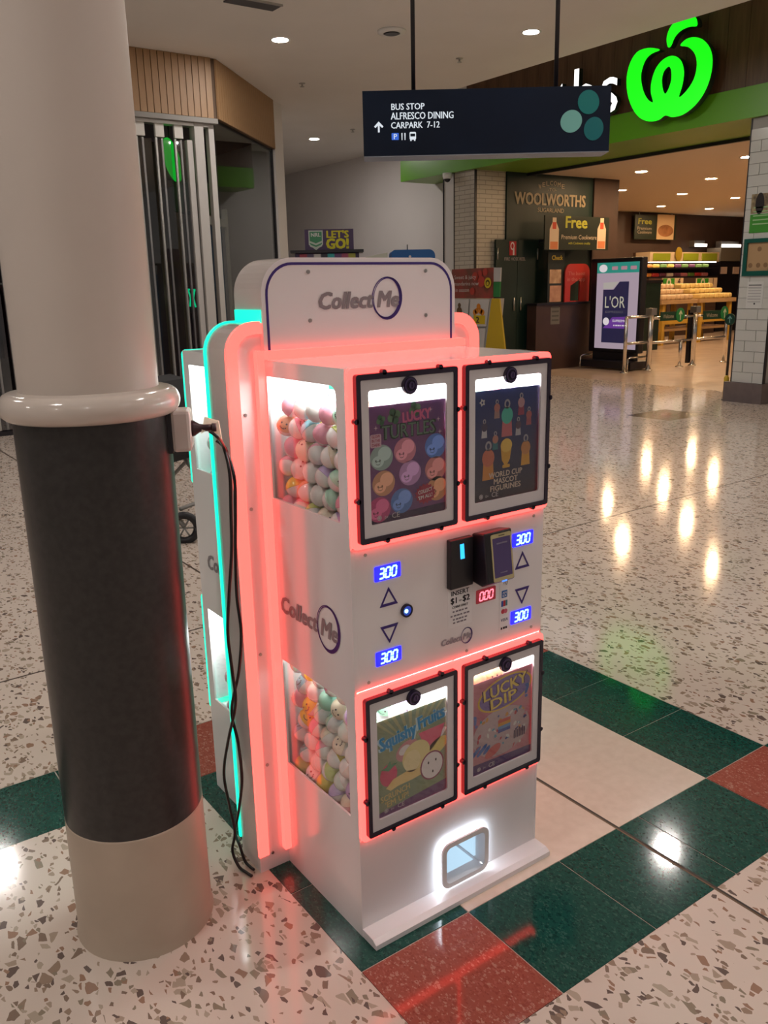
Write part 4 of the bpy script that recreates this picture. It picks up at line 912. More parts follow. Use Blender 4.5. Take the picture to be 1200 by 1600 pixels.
# counter
a = on(842, 474, 10.0); b = on(925, 474, 10.0)
CTR = noisy('counter_brown', (.050, .026, .020), (.065, .034, .026), 3, .4)
t = thing('service_counter', 'dark brown service counter beside the fire hose cabinet', 'counter', (a.x, 10.2, 0))
box('counter_body', (a.x, 10.06, 0), (b.x + .2, 10.30, a.z - .04), CTR, t); box('counter_top', (a.x - .02, 10.03, a.z - .04), (b.x + .22, 10.30, a.z), BLACK, t); CTZ = a.z + .001
p0, p1 = on(860, 507, 10.058), on(875, 480, 10.058); F = Flat((0, 10.058, 0), FRONT); F.shape([(p0.x, p0.z), (p1.x, p0.z), (p1.x, p1.z), (p0.x, p1.z)], ink('notice_grey', (.16, .15, .13)), 0)
for q in range(4): F.shape([(p0.x + .03, p0.z + .06 + q * .08), (p1.x - .03, p0.z + .06 + q * .08), (p1.x - .03, p0.z + .09 + q * .08), (p0.x + .03, p0.z + .09 + q * .08)], ink('notice_mid', (.09, .085, .075)), 1)
F.build('paper_notice', t)
t, a, b = board('checkout_sign', 'tall narrow check sign with food photos standing on counter', 'sign', 857, 880, 392, 473.5, 10.12, mat('sign_charcoal', (.012, .014, .010), .4))
F = Flat((0, 10.118, 0), FRONT); wtext('Check', 862, 879, 406, 399, ink('check_yellow', (.55, .40, .06)), 10.118, .03, F_=F); F.build('sign_line', t)
for yt, yb, m in ((421, 443, noisy('photo_bread', (.5, .33, .2), (.3, .16, .09), 8)), (446, 472, noisy('photo_peach', (.5, .28, .18), (.35, .15, .1), 6))):
    F = Flat((0, 10.118, 0), FRONT); p0, p1 = on(858.5, yb, 10.118), on(877, yt, 10.118); F.shape([(p0.x, p0.z), (p1.x, p0.z), (p1.x, p1.z), (p0.x, p1.z)], m, 1); F.build('food_photo', t)
a = on(882, 474, 10.08); a.z = CTZ; b = on(922, 412, 10.08)
t = thing('app_display', 'red rounded app display board standing on the counter', 'display board', (a.x, 10.08, a.z))
wd = b.x - a.x; plate('board', [rr(a.x, a.z, b.x, b.z, .16, 6, (0, 0, 1, 1)), [(a.x + wd * .22, a.z + .02), (a.x + wd * .60, a.z + .02), (a.x + wd * .60, a.z + .42), (a.x + wd * .22, a.z + .30)]], .03, (0, 10.08, 0), FRONT, mat('app_red', (.38, .025, .018), .4), t)
F = Flat((0, 10.078, 0), FRONT); wtext('The boost', 888, 914, 430, 424, ink('app_pink', (.5, .16, .13)), 10.078, .01, F_=F); wtext('in the app', 886, 914, 439, 433, ink('app_pink', (.5, .16, .13)), 10.078, .01, F_=F); F.build('board_print', t)

# digital advertising screen
XS = 12.1
def sx(px, py): return pl(px, py, 0, XS)
a = sx(922, 402); b = sx(1003, 552)
t = thing('digital_screen', 'lit portrait advertising screen for coffee on a black stand', 'screen', (XS + .1, (a.y + b.y) / 2, 0))
y1, y0 = sx(921, 480).y, sx(1000, 480).y; zt, zb_ = sx(960, 403).z, sx(960, 551).z
bevel(box('casing', (XS + .005, y0, zb_), (XS + .16, y1, zt), BLACK, t), .02)
box('base', (XS - .25, y0 - .05, .03), (XS + .35, y1 - .04, .16), BLACK, t); box('neck', (XS + .03, y0 + .1, .16), (XS + .14, y1 - .1, zb_), BLACK, t)
for yy in (y0 - .0, y1 - .06): MB().tube([(XS - .27, yy, 0), (XS - .27, yy, .22), (XS - .20, yy, .24), (XS + .3, yy, .24)], .02, CHROME, 8).build('guard_rail', t)
F = Flat((XS, 0, 0), SIDE)
u0, u1 = -sx(931, 480).y, -sx(996, 480).y; v0, v1 = sx(960, 545).z, sx(960, 410).z; du, dv = u1 - u0, v1 - v0
SCRN = lamp('screen_lilac', (.62, .48, .58), .55); F.shape([(u0, v0), (u1, v0), (u1, v1), (u0, v1)], SCRN, 0)
F.shape([(u0, v1 - dv * .12), (u1, v1 - dv * .12), (u1, v1), (u0, v1)], lamp('screen_teal', (.02, .36, .28), .6), 2)
Wl = lamp('screen_white', (.9, .82, .85), .7)
F.shape(ell(u0 + du * .15, v1 - dv * .065, du * .10, dv * .045), Wl, 4)
for k in range(3): F.shape(rr(u0 + du * (.36 + k * .22), v1 - dv * .085, u0 + du * (.50 + k * .22), v1 - dv * .045, .01), lamp('screen_rose', (.6, .3, .36), .6), 4)
NV = lamp('screen_navy', (.012, .012, .06), .7)
F.shape([(u0 + du * .17, v0 + dv * .07), (u0 + du * .78, v0 + dv * .07), (u0 + du * .78, v1 - dv * .22), (u0 + du * .56, v1 - dv * .22), (u0 + du * .42, v1 - dv * .31), (u0 + du * .17, v1 - dv * .31)], NV, 3)
F.shape([(u0 + du * .17, v1 - dv * .23), (u0 + du * .54, v1 - dv * .22), (u0 + du * .40, v1 - dv * .30), (u0 + du * .17, v1 - dv * .30)], lamp('screen_cream', (.6, .55, .5), .6), 4)
GDm = lamp('screen_gold', (.60, .56, .42), .7)
F.text("L'OR", u0 + du * .46, v0 + dv * .48, dv * .19, GDm, 5, width=du * .48, step=.001); F.text('ESPRESSO', u0 + du * .46, v0 + dv * .42, dv * .035, lamp('screen_dim', (.2, .18, .2), .5), 5, width=du * .42, step=.001)
F.shape([(u0 + du * .20, v0 + dv * .24), (u0 + du * .80, v0 + dv * .24), (u0 + du * .80, v0 + dv * .38), (u0 + du * .42, v0 + dv * .37)], lamp('screen_violet', (.16, .04, .34), .7), 5); F.shape(ell(u0 + du * .27, v0 + dv * .32, du * .075, dv * .045), Wl, 7)
F.text('SUPREMO', u0 + du * .60, v0 + dv * .315, dv * .04, Wl, 8, width=du * .34, bold=.02, step=.001); lines(F, u0 + du * .60, v0 + dv * .268, du * .30, dv * .014, Wl, 6, 8)
F.build('screen_image', t)

# chrome entry gates
def fp(px, py):
    d_ = ray(px, py); return CP + d_ * (-1.6 / d_.z)
def chrome_post(t, p, h, r=.032):
    MB().lathe((p.x, p.y, 0), [(.075, 0), (.075, .015), (.04, .03)], CHROME, 16).build('foot', t); MB().lathe((p.x, p.y, 0), [(r, .015), (r, h), (r * .6, h + .012)], CHROME, 16).build('post', t)
GYL = 8.58
ga, gb_, ge, gc, gd = (Vector((on(px, 500, GYL).x, GYL, 0)) for px in (979, 1017, 1066, 1086, 1135))
t = thing('entry_railing', 'chrome railing section next to the advertising screen', 'railing', tuple(ga))
chrome_post(t, ga, .98)
for z in (.98, .52): MB().tube([(ga.x, ga.y, z), (gb_.x - .08, gb_.y, z)], .024, CHROME, 10).build('rail', t)
for p, lb, p2, disc in ((gb_, 'chrome entry gate post nearest the advertising screen with welcome arm', ge, (1045, 1062)), (gc, 'black fronted chrome entry gate post in the middle with welcome arm', gd, (1113, 1131))):
    t = thing('entry_gate', lb, 'gate', tuple(p), 'entry gates')
    chrome_post(t, p, 1.06, .05); box('gate_head', (p.x - .07, p.y - .07, 1.0), (p.x + .07, p.y + .07, 1.12), STEEL, t)
    if p is gc: box('post_cover', (p.x - .06, p.y + .05, .05), (p.x + .06, p.y + .12, 1.05), BLACK, t)
    chrome_post(t, p2, .95 if p is gc else .5)
    for z in (.94, .50): MB().tube([(p.x + .05, p.y, z), (p2.x + (.3 if p is gb_ else 0), p2.y, z)], .026, CHROME, 10).build('rail', t)
    c0 = on(disc[0], 494 if p is gb_ else 492, GYL - .08); c1 = on(disc[1], 492 if p is gb_ else 489, GYL - .08)
    hw_ = c1.x - c0.x
    box('welcome_arm', (c0.x - hw_ * .75, GYL - .09, c0.z - .08), (c1.x, GYL - .07, c0.z + .08), mat('arm_green', (.004, .035, .018), .4), t)
    F = Flat((0, GYL - .091, 0), FRONT); F.text('Welcome', c0.x - .02, c0.z - .035, .10, ink('arm_text', (.40, .36, .3)), 1, width=hw_ * .95, step=.001)
    F.shape(ell(c1.x, c1.z, .13), mat('disc_green', (.01, .17, .05), .4), 1, th=.004, step=.004)
    F.shape([(c1.x - .012, c1.z - .09), (c1.x + .012, c1.z - .09), (c1.x + .012, c1.z + .03), (c1.x + .05, c1.z + .0), (c1.x + .05, c1.z + .03), (c1.x, c1.z + .09), (c1.x - .05, c1.z + .03), (c1.x - .05, c1.z), (c1.x - .012, c1.z + .03)], ink('arrow_pale', (.45, .55, .42)), 2, step=.005); F.build('welcome_print', t)
p = pl(1141, 499, 0, 10.9)
t = thing('arrow_disc', 'dark green arrow disc beside the tiled pillar', 'sign', (10.9, p.y, p.z))
F = Flat((10.9, 0, 0), SIDE); F.shape(ell(-p.y, p.z, .085), mat('disc_dark', (.004, .05, .035), .4), 0, th=.02)
F.shape([(-p.y - .008, p.z - .05), (-p.y + .008, p.z - .05), (-p.y + .008, p.z + .02), (-p.y + .035, p.z), (-p.y + .035, p.z + .018), (-p.y, p.z + .055), (-p.y - .035, p.z + .018), (-p.y - .035, p.z), (-p.y - .008, p.z + .02)], ink('arrow_teal', (.2, .42, .4)), 20); F.build('disc', t)
MB().tube([(10.93, p.y, 0), (10.93, p.y, p.z)], .02, BLACK, 8).build('pole', t)
p = fp(1131, 613)
t = thing('floor_bollard', 'short yellow corner guard at the foot of tiled pillar', 'bollard', (9.62, 5.30, 0)); MB().lathe((9.62, 5.30, 0), [(.035, 0), (.035, .30), (.02, .33)], mat('guard_yellow', (.55, .36, .02), .4), 14).build('post', t); MB().lathe((9.62, 5.30, 0), [(.05, 0), (.05, .012)], BLACK, 14).build('foot', t)

# produce: chiller wall, tables, hanging sign
YC = 14.6
a = on(1016, 396, YC); b = on(1124, 396, YC)
t = thing('produce_chiller', 'lit produce chiller with lime green header panels', 'chiller', (a.x, YC, 0))
PALEW = mat('chiller_cream', (.55, .42, .28), .5); LIME = mat('lime_panel', (.25, .30, .02), .4)
Cz = lambda py: on(1070, py, YC).z
box('chiller_back', (a.x, YC + .5, 0), (b.x, YC + .6, Cz(394)), BROWN, t); box('chiller_header', (a.x, YC, Cz(409)), (b.x, YC + .5, Cz(394)), PALEW, t)
for x0p, x1p in ((1020, 1047), (1067, 1091), (1096, 1120)):
    p0, p1 = on(x0p, 407, YC), on(x1p, 396, YC); box('header_panel', (p0.x, YC - .02, p0.z), (p1.x, YC - .002, p1.z), LIME, t)
c = on(1059, 400, YC); MB().mesh(curve_mesh([ell(0, 0, .15, .20)], .02), frame_mtx((c.x, YC - .03, c.z + .05), *FRONT), mat('fruit_badge', (.30, .20, .02), .4)).build('header_badge', t)
CHL = lamp('chiller_light', (1.0, .80, .68), 12.0)
for py in (418, 432): box('shelf', (a.x, YC, Cz(py) - .04), (b.x, YC + .5, Cz(py)), BLACK, t)
for py in (410, 419.5): box('shelf_light', (a.x + .05, YC + .05, Cz(py) + .0), (b.x - .05, YC + .10, Cz(py) + .02), CHL, t)
box('chiller_base', (a.x, YC, 0), (b.x, YC + .5, Cz(434)), BROWN, t)
PRC = [('red', (.55, .05, .05)), ('pink', (.65, .22, .24)), ('yellow', (.65, .45, .08)), ('pale', (.70, .58, .50)), ('orange', (.65, .26, .06)), ('green', (.16, .28, .06)), ('plum', (.16, .05, .09))]
RP = random.Random(5)
pk = {}
for nme, c in PRC:
    bb = bevel(MB().box((-.15, -.09, 0), (.15, .09, .11), mat('pack_' + nme, c, .35)).build('b'), .03, 2); pk[nme] = bb.data; bpy.data.objects.remove(bb)
for row, py in ((0, 418), (1, 432)):
    x = a.x + .2
    while x < b.x - .2:
        nme = RP.choice(PRC)[0]; o = link('produce_pack', pk[nme], None, (x, YC + .26, Cz(py) + .001)); setp(o, '%s produce pack on the %s chiller shelf' % (nme, ('upper', 'lower')[row]), 'produce', 'packs on the chiller shelves'); x += .34
YT = 12.3
for (x0p, x1p, lb) in ((1034, 1090, 'pale timber bread table with yellow legs on the left'), (1093, 1150, 'pale timber bread table with yellow legs near tiled pillar')):
    a = on(x0p, 470, YT); b = on(x1p, 470, YT); zt = on(1070, 468, YT).z
    t = thing('bread_table', lb, 'table', (a.x, YT, 0), 'bread tables')
    PINE = noisy('pine', (.46, .30, .15), (.38, .24, .12), 4, .5, stretch=(1, 6, 6)); YEL = mat('table_yellow', (.50, .30, .04), .5)
    box('table_top', (a.x, YT, zt - .10), (b.x, YT + 1.0, zt), PINE, t)
    for x in (a.x + .12, b.x - .22):
        for yy in (YT + .04, YT + .86): box('leg', (x, yy, 0), (x + .10, yy + .10, zt - .10), YEL, t)
    box('lower_shelf', (a.x + .1, YT + .1, .34), (b.x - .1, YT + .9, .40), PINE, t)
    box('stretcher', (a.x + .23, YT + .05, .52), (b.x - .23, YT + .10, .62), YEL, t)
    n = 7; px_w = (b.x - a.x - .2) / n
    pm = bevel(MB().box((-px_w * .44, -.13, 0), (px_w * .44, .13, .13), mat('bread_pack_' + x0p.__str__(), (.62, .45, .28) if x0p < 1090 else (.66, .50, .20), .4)).build('b'), .04, 2); pmd = pm.data; bpy.data.objects.remove(pm)
    for r in range(3):
        for i in range(n):
            for lyr in range(r + 1):
                o = link('bread_pack', pmd, None, (a.x + .1 + px_w * (i + .5), YT + .18 + r * .3, zt + lyr * .131)); setp(o, 'wrapped bread pack, %s layer of the %s row on the %s bread table' % (('bottom', 'second', 'top')[lyr], ('front', 'middle', 'back')[r], 'left' if x0p < 1090 else 'right'), 'bread', 'bread packs on the tables')
for x0p, lb in ((1035, 'green fresh price board behind the left bread table'), (1088, 'green fresh price board behind the right bread table')):
    y = YT + 1.05; a = on(x0p, 450, y); b = on(x0p + 33, 434, y); t = thing('price_board', lb, 'price board', (a.x, y, a.z), 'price boards')
    box('board', (a.x, y, a.z), (b.x, y + .03, b.z), PALEW, t); m_ = a.x + (b.x - a.x) * .55; box('green_panel', (a.x + .01, y - .012, a.z + .01), (m_, y - .001, b.z - .01), mat('fresh_green', (.03, .22, .02), .4), t)
    F = Flat((0, y - .013, 0), FRONT); F.shape([ell((a.x + m_) / 2, (a.z + b.z) / 2, .10, .13), ell((a.x + m_) / 2, (a.z + b.z) / 2, .045, .07)], ink('pale_mark', (.55, .5, .42)), 1, step=.002); F.text('4' if x0p < 1060 else '1', (m_ + b.x) / 2, a.z + .08, .26, INK, 2, step=.002); F.build('board_print', t)
    MB().tube([((a.x + b.x) / 2, y + .015, 0), ((a.x + b.x) / 2, y + .015, a.z)], .02, BLACK, 6).build('pole', t)
y = 13.0; a = on(1030, 540, y); t = thing('green_bin', 'dark green display bin left of the bread tables', 'bin', tuple(on(1020, 545, 11.6)))
a = on(1010, 442, 11.6); b = on(1033, 442, 11.6); box('bin_body', (a.x, 11.6, 0), (b.x, 12.2, a.z), DKG, t); box('bin_rim', (a.x - .03, 11.57, a.z), (b.x + .03, 12.23, a.z + .06), BLACK, t)
YH = 15.3; a = on(993, 335, YH); b = on(1055, 375, YH)
t = thing('hanging_cookware_sign', 'hanging cookware sign with food photo inside the supermarket', 'sign', (a.x, YH, b.z)); box('panel', (a.x, YH, b.z), (b.x, YH + .04, a.z), mat('olive_dark2', (.016, .024, .012), .4), t)
F = Flat((0, YH - .002, 0), FRONT); wtext('Free', 997, 1018, 350, 341, ink('lime_text', (.42, .42, .05)), YH - .002, .04, F_=F); wtext('Premium', 996, 1018, 359, 354, ink('cream_text', (.5, .42, .3)), YH - .002, .01, F_=F); wtext('Cookware', 996, 1018, 365, 360, ink('cream_text', (.5, .42, .3)), YH - .002, .01, F_=F)
p0, p1 = on(1025, 374, YH), on(1054, 336, YH); F.shape([(p0.x, p0.z), (p1.x, p0.z), (p1.x, p1.z), (p0.x, p1.z)], ink('photo_cream', (.60, .42, .24)), 2, step=.004); F.shape(ell((p0.x + p1.x) / 2, p0.z + (p1.z - p0.z) * .35, (p1.x - p0.x) * .45, (p1.z - p0.z) * .24), noisy('photo_food', (.38, .16, .06), (.22, .09, .03), 5), 4, step=.004); F.build('sign_print', t)
for x in (a.x + .2, b.x - .2): MB().tube([(x, YH + .02, a.z), (x, YH + .02, SZ)], .01, STEEL, 6).build('hanging_wire', t)
TUBE = lamp('tube_light', (1.0, .86, .74), 5.0)
for x0p, x1p, py, y, lb in ((1090, 1105, 383, 15.2, 'short white strip light above the produce chiller'), (1132, 1158, 384, 15.0, 'long white strip light near the tiled pillar')):
    a = on(x0p, py + 2, y); b = on(x1p, py - 2, y); t = thing('strip_light', lb, 'light', (a.x, y, a.z)); box('tube', (a.x, y, a.z), (b.x, y + .1, b.z), TUBE, t); box('mount', (a.x - .02, y + .1, a.z), (b.x + .02, y + .3, b.z + .1), STEEL, t)
a = on(1126, 400, 14.9); b = on(1165, 545, 14.9)
t = thing('back_cabinet', 'steel and black back-of-shop cabinet beside the chiller', 'cabinet', (a.x, 14.9, 0)); box('steel_top', (a.x, 14.9, on(1140, 408, 14.9).z), (b.x, 15.4, on(1140, 387, 14.9).z), mat('dull_steel', (.30, .27, .22), .4, .4), t); box('black_body', (a.x, 14.9, 0), (b.x, 15.4, on(1140, 408, 14.9).z - .01), BLACK, t)
for px in (1126, 1145): p0, p1 = on(px, 428, 14.88), on(px + 10, 417, 14.88); box('ticket', (p0.x, 14.87, p0.z), (p1.x, 14.895, p1.z), mat('ticket_pale', (.6, .45, .38), .5), t)

# produce stand in front of the left pillar
XA = 8.98
def sa(px, py): return pl(px, py, 0, XA)
t = thing('produce_stand', 'promotional stand with mandarin poster and yellow price panel', 'display stand', (XA, sa(745, 500).y, 0))
def quad(name, pts, m, d=.03, off=0): 
    P = [(XA + off, v.y, v.z) for v in (sa(*q) for q in pts)]; return MB().prism(P, (d, 0, 0), m).build(name, t)
AUT = noisy('autumn_photo', (.14, .05, .03), (.30, .04, .03), 3.5, .5)
quad('poster_board', [(706, 421), (771, 418), (770, 466), (706, 466)], AUT); quad('side_strip', [(771.5, 418), (782, 418), (781, 440), (771.3, 440)], mat('strip_white', (.45, .42, .40), .5)); quad('side_strip', [(771.3, 440.5), (781, 440.5), (780, 464), (770.5, 464)], mat('strip_green', (.02, .17, .04), .5))
quad('price_panel', [(768, 466.5), (780, 466.5), (789, 548), (758, 548)], mat('panel_yellow', (.50, .33, .012), .5)); quad('stand_body', [(700, 467), (766, 467), (757, 560), (696, 560)], mat('stand_white', (.42, .40, .38), .5), .3, .02)
quad('stand_base', [(690, 548.5), (792, 548.5), (796, 586), (686, 586)], mat('stand_dark', (.05, .04, .035), .5), .45, .02)
quad('price_card', [(736, 467.5), (765, 467.5), (760, 510), (733, 510)], mat('card_white', (.52, .49, .47), .5), .012, -.014); quad('price_card', [(700, 467.5), (733, 467.5), (731, 500), (699, 500)], mat('card_white', (.52, .49, .47), .5), .012, -.014); quad('price_card', [(728, 513), (759, 513), (756, 547), (726, 547)], mat('card_white', (.52, .49, .47), .5), .012, -.014)
F = Flat((XA - .016, 0, 0), SIDE)
def fs(px, py): v = pl(px, py, 0, XA - .016); return (-v.y, v.z)
def ftext(s, x0p, x1p, yb, yt, m, bold=.01):
    a, b, c = fs(x0p, yb), fs(x1p, yb), fs(x0p, yt); F.text(s, (a[0] + b[0]) / 2, (a[1] + b[1]) / 2, (c[1] - a[1]) / .7, m, 2, width=b[0] - a[0], bold=bold, step=.002)
PW = ink('poster_text', (.5, .42, .38))
ftext('Sweet & juicy', 710, 744, 436, 430, PW); ftext('mandarins now', 710, 748, 446, 440, PW); ftext('in season', 712, 733, 456, 450, PW)
def fell(px, py, r, m, lay): a = fs(px, py); F.shape(ell(a[0], a[1], r), m, lay, step=.002)
for px, py, r in ((742, 432, .07), (752, 440, .09), (738, 455, .06), (758, 425, .06), (750, 427, .05)): fell(px, py, r, ink('maple_red', (.38, .045, .03)), .6)
fell(762.5, 442, .085, ink('badge_yellow', (.5, .36, .02)), 3); fell(762.5, 442, .05, ink('badge_dark', (.06, .04, .01)), 4); fell(762.5, 443, .03, ink('badge_yellow', (.5, .36, .02)), 5)
for px, py in ((745, 486), (751, 486), (748, 479), (754, 488), (742, 488)): fell(px, py, .05, ink('mandarin', (.60, .20, .02)), 2)
a, b = fs(740, 506), fs(758, 493); F.shape([(a[0], a[1]), (b[0], a[1]), (b[0], b[1]), (a[0], b[1])], ink('ticket_yellow', (.55, .38, .01)), 1, step=.002); ftext('2', 744, 749, 504, 495, INK, .03)
fell(718, 486, .07, ink('avocado', (.12, .07, .035)), 2); fell(718, 477, .04, ink('avocado', (.12, .07, .035)), 2); fell(744, 530, .07, ink('carrot', (.42, .12, .04)), 2); fell(744, 538, .05, ink('carrot', (.42, .12, .04)), 2); F.build('stand_print', t)

# ================================================================== LEFT SHOP
YS, ZD = 9.1, 3.68
K0, K1 = Vector((4.10, YS, 0)), Vector((5.90, 10.90, 0)); kd = (K1 - K0).normalized(); kn = Vector((kd.y, -kd.x, 0)); KL = (K1 - K0).length
OAK = noisy('oak_slat', (.40, .235, .115), (.34, .195, .095), 2.5, .5, stretch=(6, 6, .6)); OAKB = mat('oak_backing', (.10, .055, .028), .7)
tf = thing('timber_fascia', 'vertical oak slat fascia above the closed shopfront', 'fascia', (2.5, YS, ZD))
box('backing', (-1.19, YS + .004, ZD), (4.10, YS + .10, CEILZ - .002), OAKB, tf)
MB().prism([K0 + Vector((0, 0, ZD)), K1 + Vector((0, 0, ZD)), K1 - kn * .1 + Vector((0, 0, ZD)), K0 - kn * .1 + Vector((0, 0, ZD))], (0, 0, CEILZ - ZD - .002), OAKB).build('backing', tf)
sl = MB().box((0, -.022, 0), (.077, .003, CEILZ - ZD - .004), OAK).build('b'); sme = sl.data; bpy.data.objects.remove(sl)
x = -1.19
while x < 4.02: link('slat', sme, tf, (x, YS, ZD + .001)); x += .086
s = .01
while s < KL - .08:
    q = K0 + kd * s; o = link('slat', sme, tf, (q.x, q.y, ZD + .001)); o.rotation_euler.z = math.radians(45); s += .086
MB().prism([Vector((4.10, YS - .02, ZD - .06)), Vector((-1.19, YS - .02, ZD - .06)), Vector((-1.19, YS + .25, ZD - .06)), Vector((4.10, YS + .25, ZD - .06))], (0, 0, .058), mat('door_head_grey', (.27, .25, .23), .5)).build('head_channel', tf)
# pier closing the corner to the corridor
MB().prism([K1, Vector((6.16, 11.10, 0)), Vector((6.16, 16, 0)), Vector((5.8, 16, 0)), Vector((5.8, 11.0, 0))], (0, 0, CEILZ), WALLP).build('wall_corner')
setp(bpy.data.objects['wall_corner'], 'pale corner wall between shopfront and corridor', kind='structure')
# folding door: bars with clear panels, pale clips along the top track
ALU = mat('aluminium', (.50, .48, .45), .3, .6); CLIP = mat('clip_white', (.66, .63, .58), .4)
t = thing('folding_door', 'closed folding shop door of clear panels between thin aluminium bars', 'door', (2.4, YS + .1, 0))
x = -1.1; k = 0
bar = MB().box((-.012, -.02, 0), (.012, .02, 3.36), ALU).build('b'); bme = bar.data; bpy.data.objects.remove(bar)
pan = MB().box((0, -.003, 0), (.19, .003, 3.34), glass('door_panel_clear', (.80, .80, .82), .10)).build('b'); pme = pan.data; bpy.data.objects.remove(pan)
clp = MB().box((-.055, -.025, 0), (.055, .02, .15), CLIP).build('b'); cme = clp.data; bpy.data.objects.remove(clp)
while x < 3.70:
    o = link('door_bar', bme, t, (x, YS + .1, .06)); o = link('door_bar', bme, t, (x + .09, YS + .14, .06))
    link('clear_panel', pme, t, (x + .005, YS + .12, .07)); 
    link('top_clip', cme, t, (x + .05, YS + .1, 3.43)); x += .245
box('bottom_track', (-1.19, YS + .05, 0), (4.0, YS + .18, .05), BLACK, t); box('top_track', (-1.19, YS + .05, 3.58), (4.0, YS + .18, 3.62), ALU, t)
box('jamb_post', (3.80, YS + .04, 0), (3.92, YS + .20, 3.62), mat('jamb_white', (.52, .49, .46), .4), t); box('jamb_post', (4.0, YS + .06, 0), (4.07, YS + .16, 3.62), mat('jamb_white', (.52, .49, .46), .4), t)
box('lead_stile', (3.71, YS + .08, .06), (3.78, YS + .16, 3.42), mat('jamb_white', (.52, .49, .46), .4), t)
# angled display window
def kq(s, d, z): q = K0 + kd * s - kn * d; return Vector((q.x, q.y, z))
w1 = MB().prism([kq(.03, .05, .25), kq(KL - .06, .05, .25), kq(KL - .06, .06, .25), kq(.03, .06, .25)], (0, 0, ZD - .26), glass('shop_glass', (.72, .74, .72), .12)).build('window_1'); setp(w1, 'angled glass shop window beside the folding door', kind='structure')
MB().prism([kq(KL - .06, .03, .2), kq(KL - .02, .03, .2), kq(KL - .02, .09, .2), kq(KL - .06, .09, .2)], (0, 0, ZD - .2), BLACK).build('window_frame', w1); MB().prism([kq(0, .04, ZD - .03), kq(KL, .04, ZD - .03), kq(KL, .08, ZD - .03), kq(0, .08, ZD - .03)], (0, 0, .028), BLACK).build('window_frame', w1)
MB().prism([kq(.0, .0, 0), kq(KL, .0, 0), kq(KL, .12, 0), kq(0, .12, 0)], (0, 0, .25), mat('window_sill_grey', (.30, .28, .27), .5)).build('window_sill', w1)
# inside the shop: dark room with a few things showing through
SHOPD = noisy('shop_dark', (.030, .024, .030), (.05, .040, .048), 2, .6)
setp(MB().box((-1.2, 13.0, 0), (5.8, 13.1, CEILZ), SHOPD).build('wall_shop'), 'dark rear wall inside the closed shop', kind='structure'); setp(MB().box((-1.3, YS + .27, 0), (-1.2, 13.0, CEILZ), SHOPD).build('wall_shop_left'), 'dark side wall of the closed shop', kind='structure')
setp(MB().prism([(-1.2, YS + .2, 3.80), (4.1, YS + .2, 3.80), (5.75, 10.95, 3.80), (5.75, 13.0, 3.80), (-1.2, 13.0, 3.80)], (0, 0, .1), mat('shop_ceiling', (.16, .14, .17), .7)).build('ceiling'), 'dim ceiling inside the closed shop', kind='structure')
y = 12.2
a = on(205, 305, y); b = on(335, 300, y)
t = thing('curved_counter_sign', 'pale curved band glimpsed behind the folding door bars', 'sign', (a.x, y, a.z))
pts = [(200, 312), (225, 296), (255, 288), (285, 290), (315, 305), (338, 325)]
P = [on(px, py, y) for px, py in pts] + [on(px, py + 22, y) for px, py in reversed(pts)]
MB().prism(P, (0, .2, 0), mat('band_cream', (.42, .30, .22), .5)).build('band', t); box('band_post', (P[2].x, y + .05, 0), (P[2].x + .1, y + .15, P[2].z - .2), BLACK, t)
e0 = on(269, 250, 9.6); t = thing('neon_sign', 'bright green oval sign glowing behind the folding door', 'sign', tuple(e0))
MB().mesh(curve_mesh([ell(0, 0, .10, .27, 32, .25)], .05), frame_mtx(e0, *FRONT), lamp('neon_green', (.0, .42, .02), .8)).build('lit_face', t); MB().tube([e0 + Vector((0, .05, .2)), (e0.x, e0.y + .05, 3.8)], .008, BLACK, 6).build('hanger', t)
t = thing('clothes_rack', 'dark clothes rack deep inside the closed shop', 'rack', (2.6, 11.5, 0))
MB().tube([(1.2, 11.5, 1.75), (4.2, 11.5, 1.75)], .02, STEEL, 8).build('rail', t)
for x in (1.25, 4.15): MB().tube([(x, 11.5, 0), (x, 11.5, 1.75)], .02, STEEL, 8).build('upright', t)
RG = random.Random(9); gm = []
for c in ((.02, .012, .02), (.05, .018, .02), (.02, .02, .035), (.09, .03, .025), (.03, .03, .03)):
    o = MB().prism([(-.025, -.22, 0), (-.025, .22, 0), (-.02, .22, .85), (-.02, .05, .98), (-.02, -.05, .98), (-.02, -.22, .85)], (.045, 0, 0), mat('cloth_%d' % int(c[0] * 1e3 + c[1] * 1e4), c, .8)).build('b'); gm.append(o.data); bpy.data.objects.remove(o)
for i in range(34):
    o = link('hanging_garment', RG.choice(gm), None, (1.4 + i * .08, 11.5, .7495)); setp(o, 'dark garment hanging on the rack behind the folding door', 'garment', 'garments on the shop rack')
t = thing('display_plinth', 'dark green and brown display block behind the angled glass', 'display', (*kq(.8, .7, 0)[:2], 0))
MB().prism([kq(.15, .5, 1.0), kq(1.0, .5, 1.0), kq(1.0, 1.0, 1.0), kq(.15, 1.0, 1.0)], (0, 0, 1.65), mat('display_green', (.022, .042, .016), .6)).build('green_block', t) if False else None
q0, q1 = kq(.20, .45, 2.62), kq(.95, .45, 2.62)
MB().prism([q0, q1, q1 - kn * .3, q0 - kn * .3], (0, 0, .40), mat('display_green', (.03, .065, .02), .6)).build('green_block', t)
q0, q1 = kq(.15, .5, 3.02), kq(.75, .5, 3.02); MB().prism([q0, q1, q1 - kn * .3, q0 - kn * .3], (0, 0, .35), mat('display_brown', (.06, .040, .032), .6)).build('brown_block', t)
q0, q1 = kq(.1, 1.25, 0), kq(2.3, 1.25, 0); MB().prism([q0, q1, q1 - kn * .05, q0 - kn * .05], (0, 0, 3.6), noisy('shop_lining', (.17, .145, .12), (.13, .115, .10), 2, .6)).build('back_lining', t)
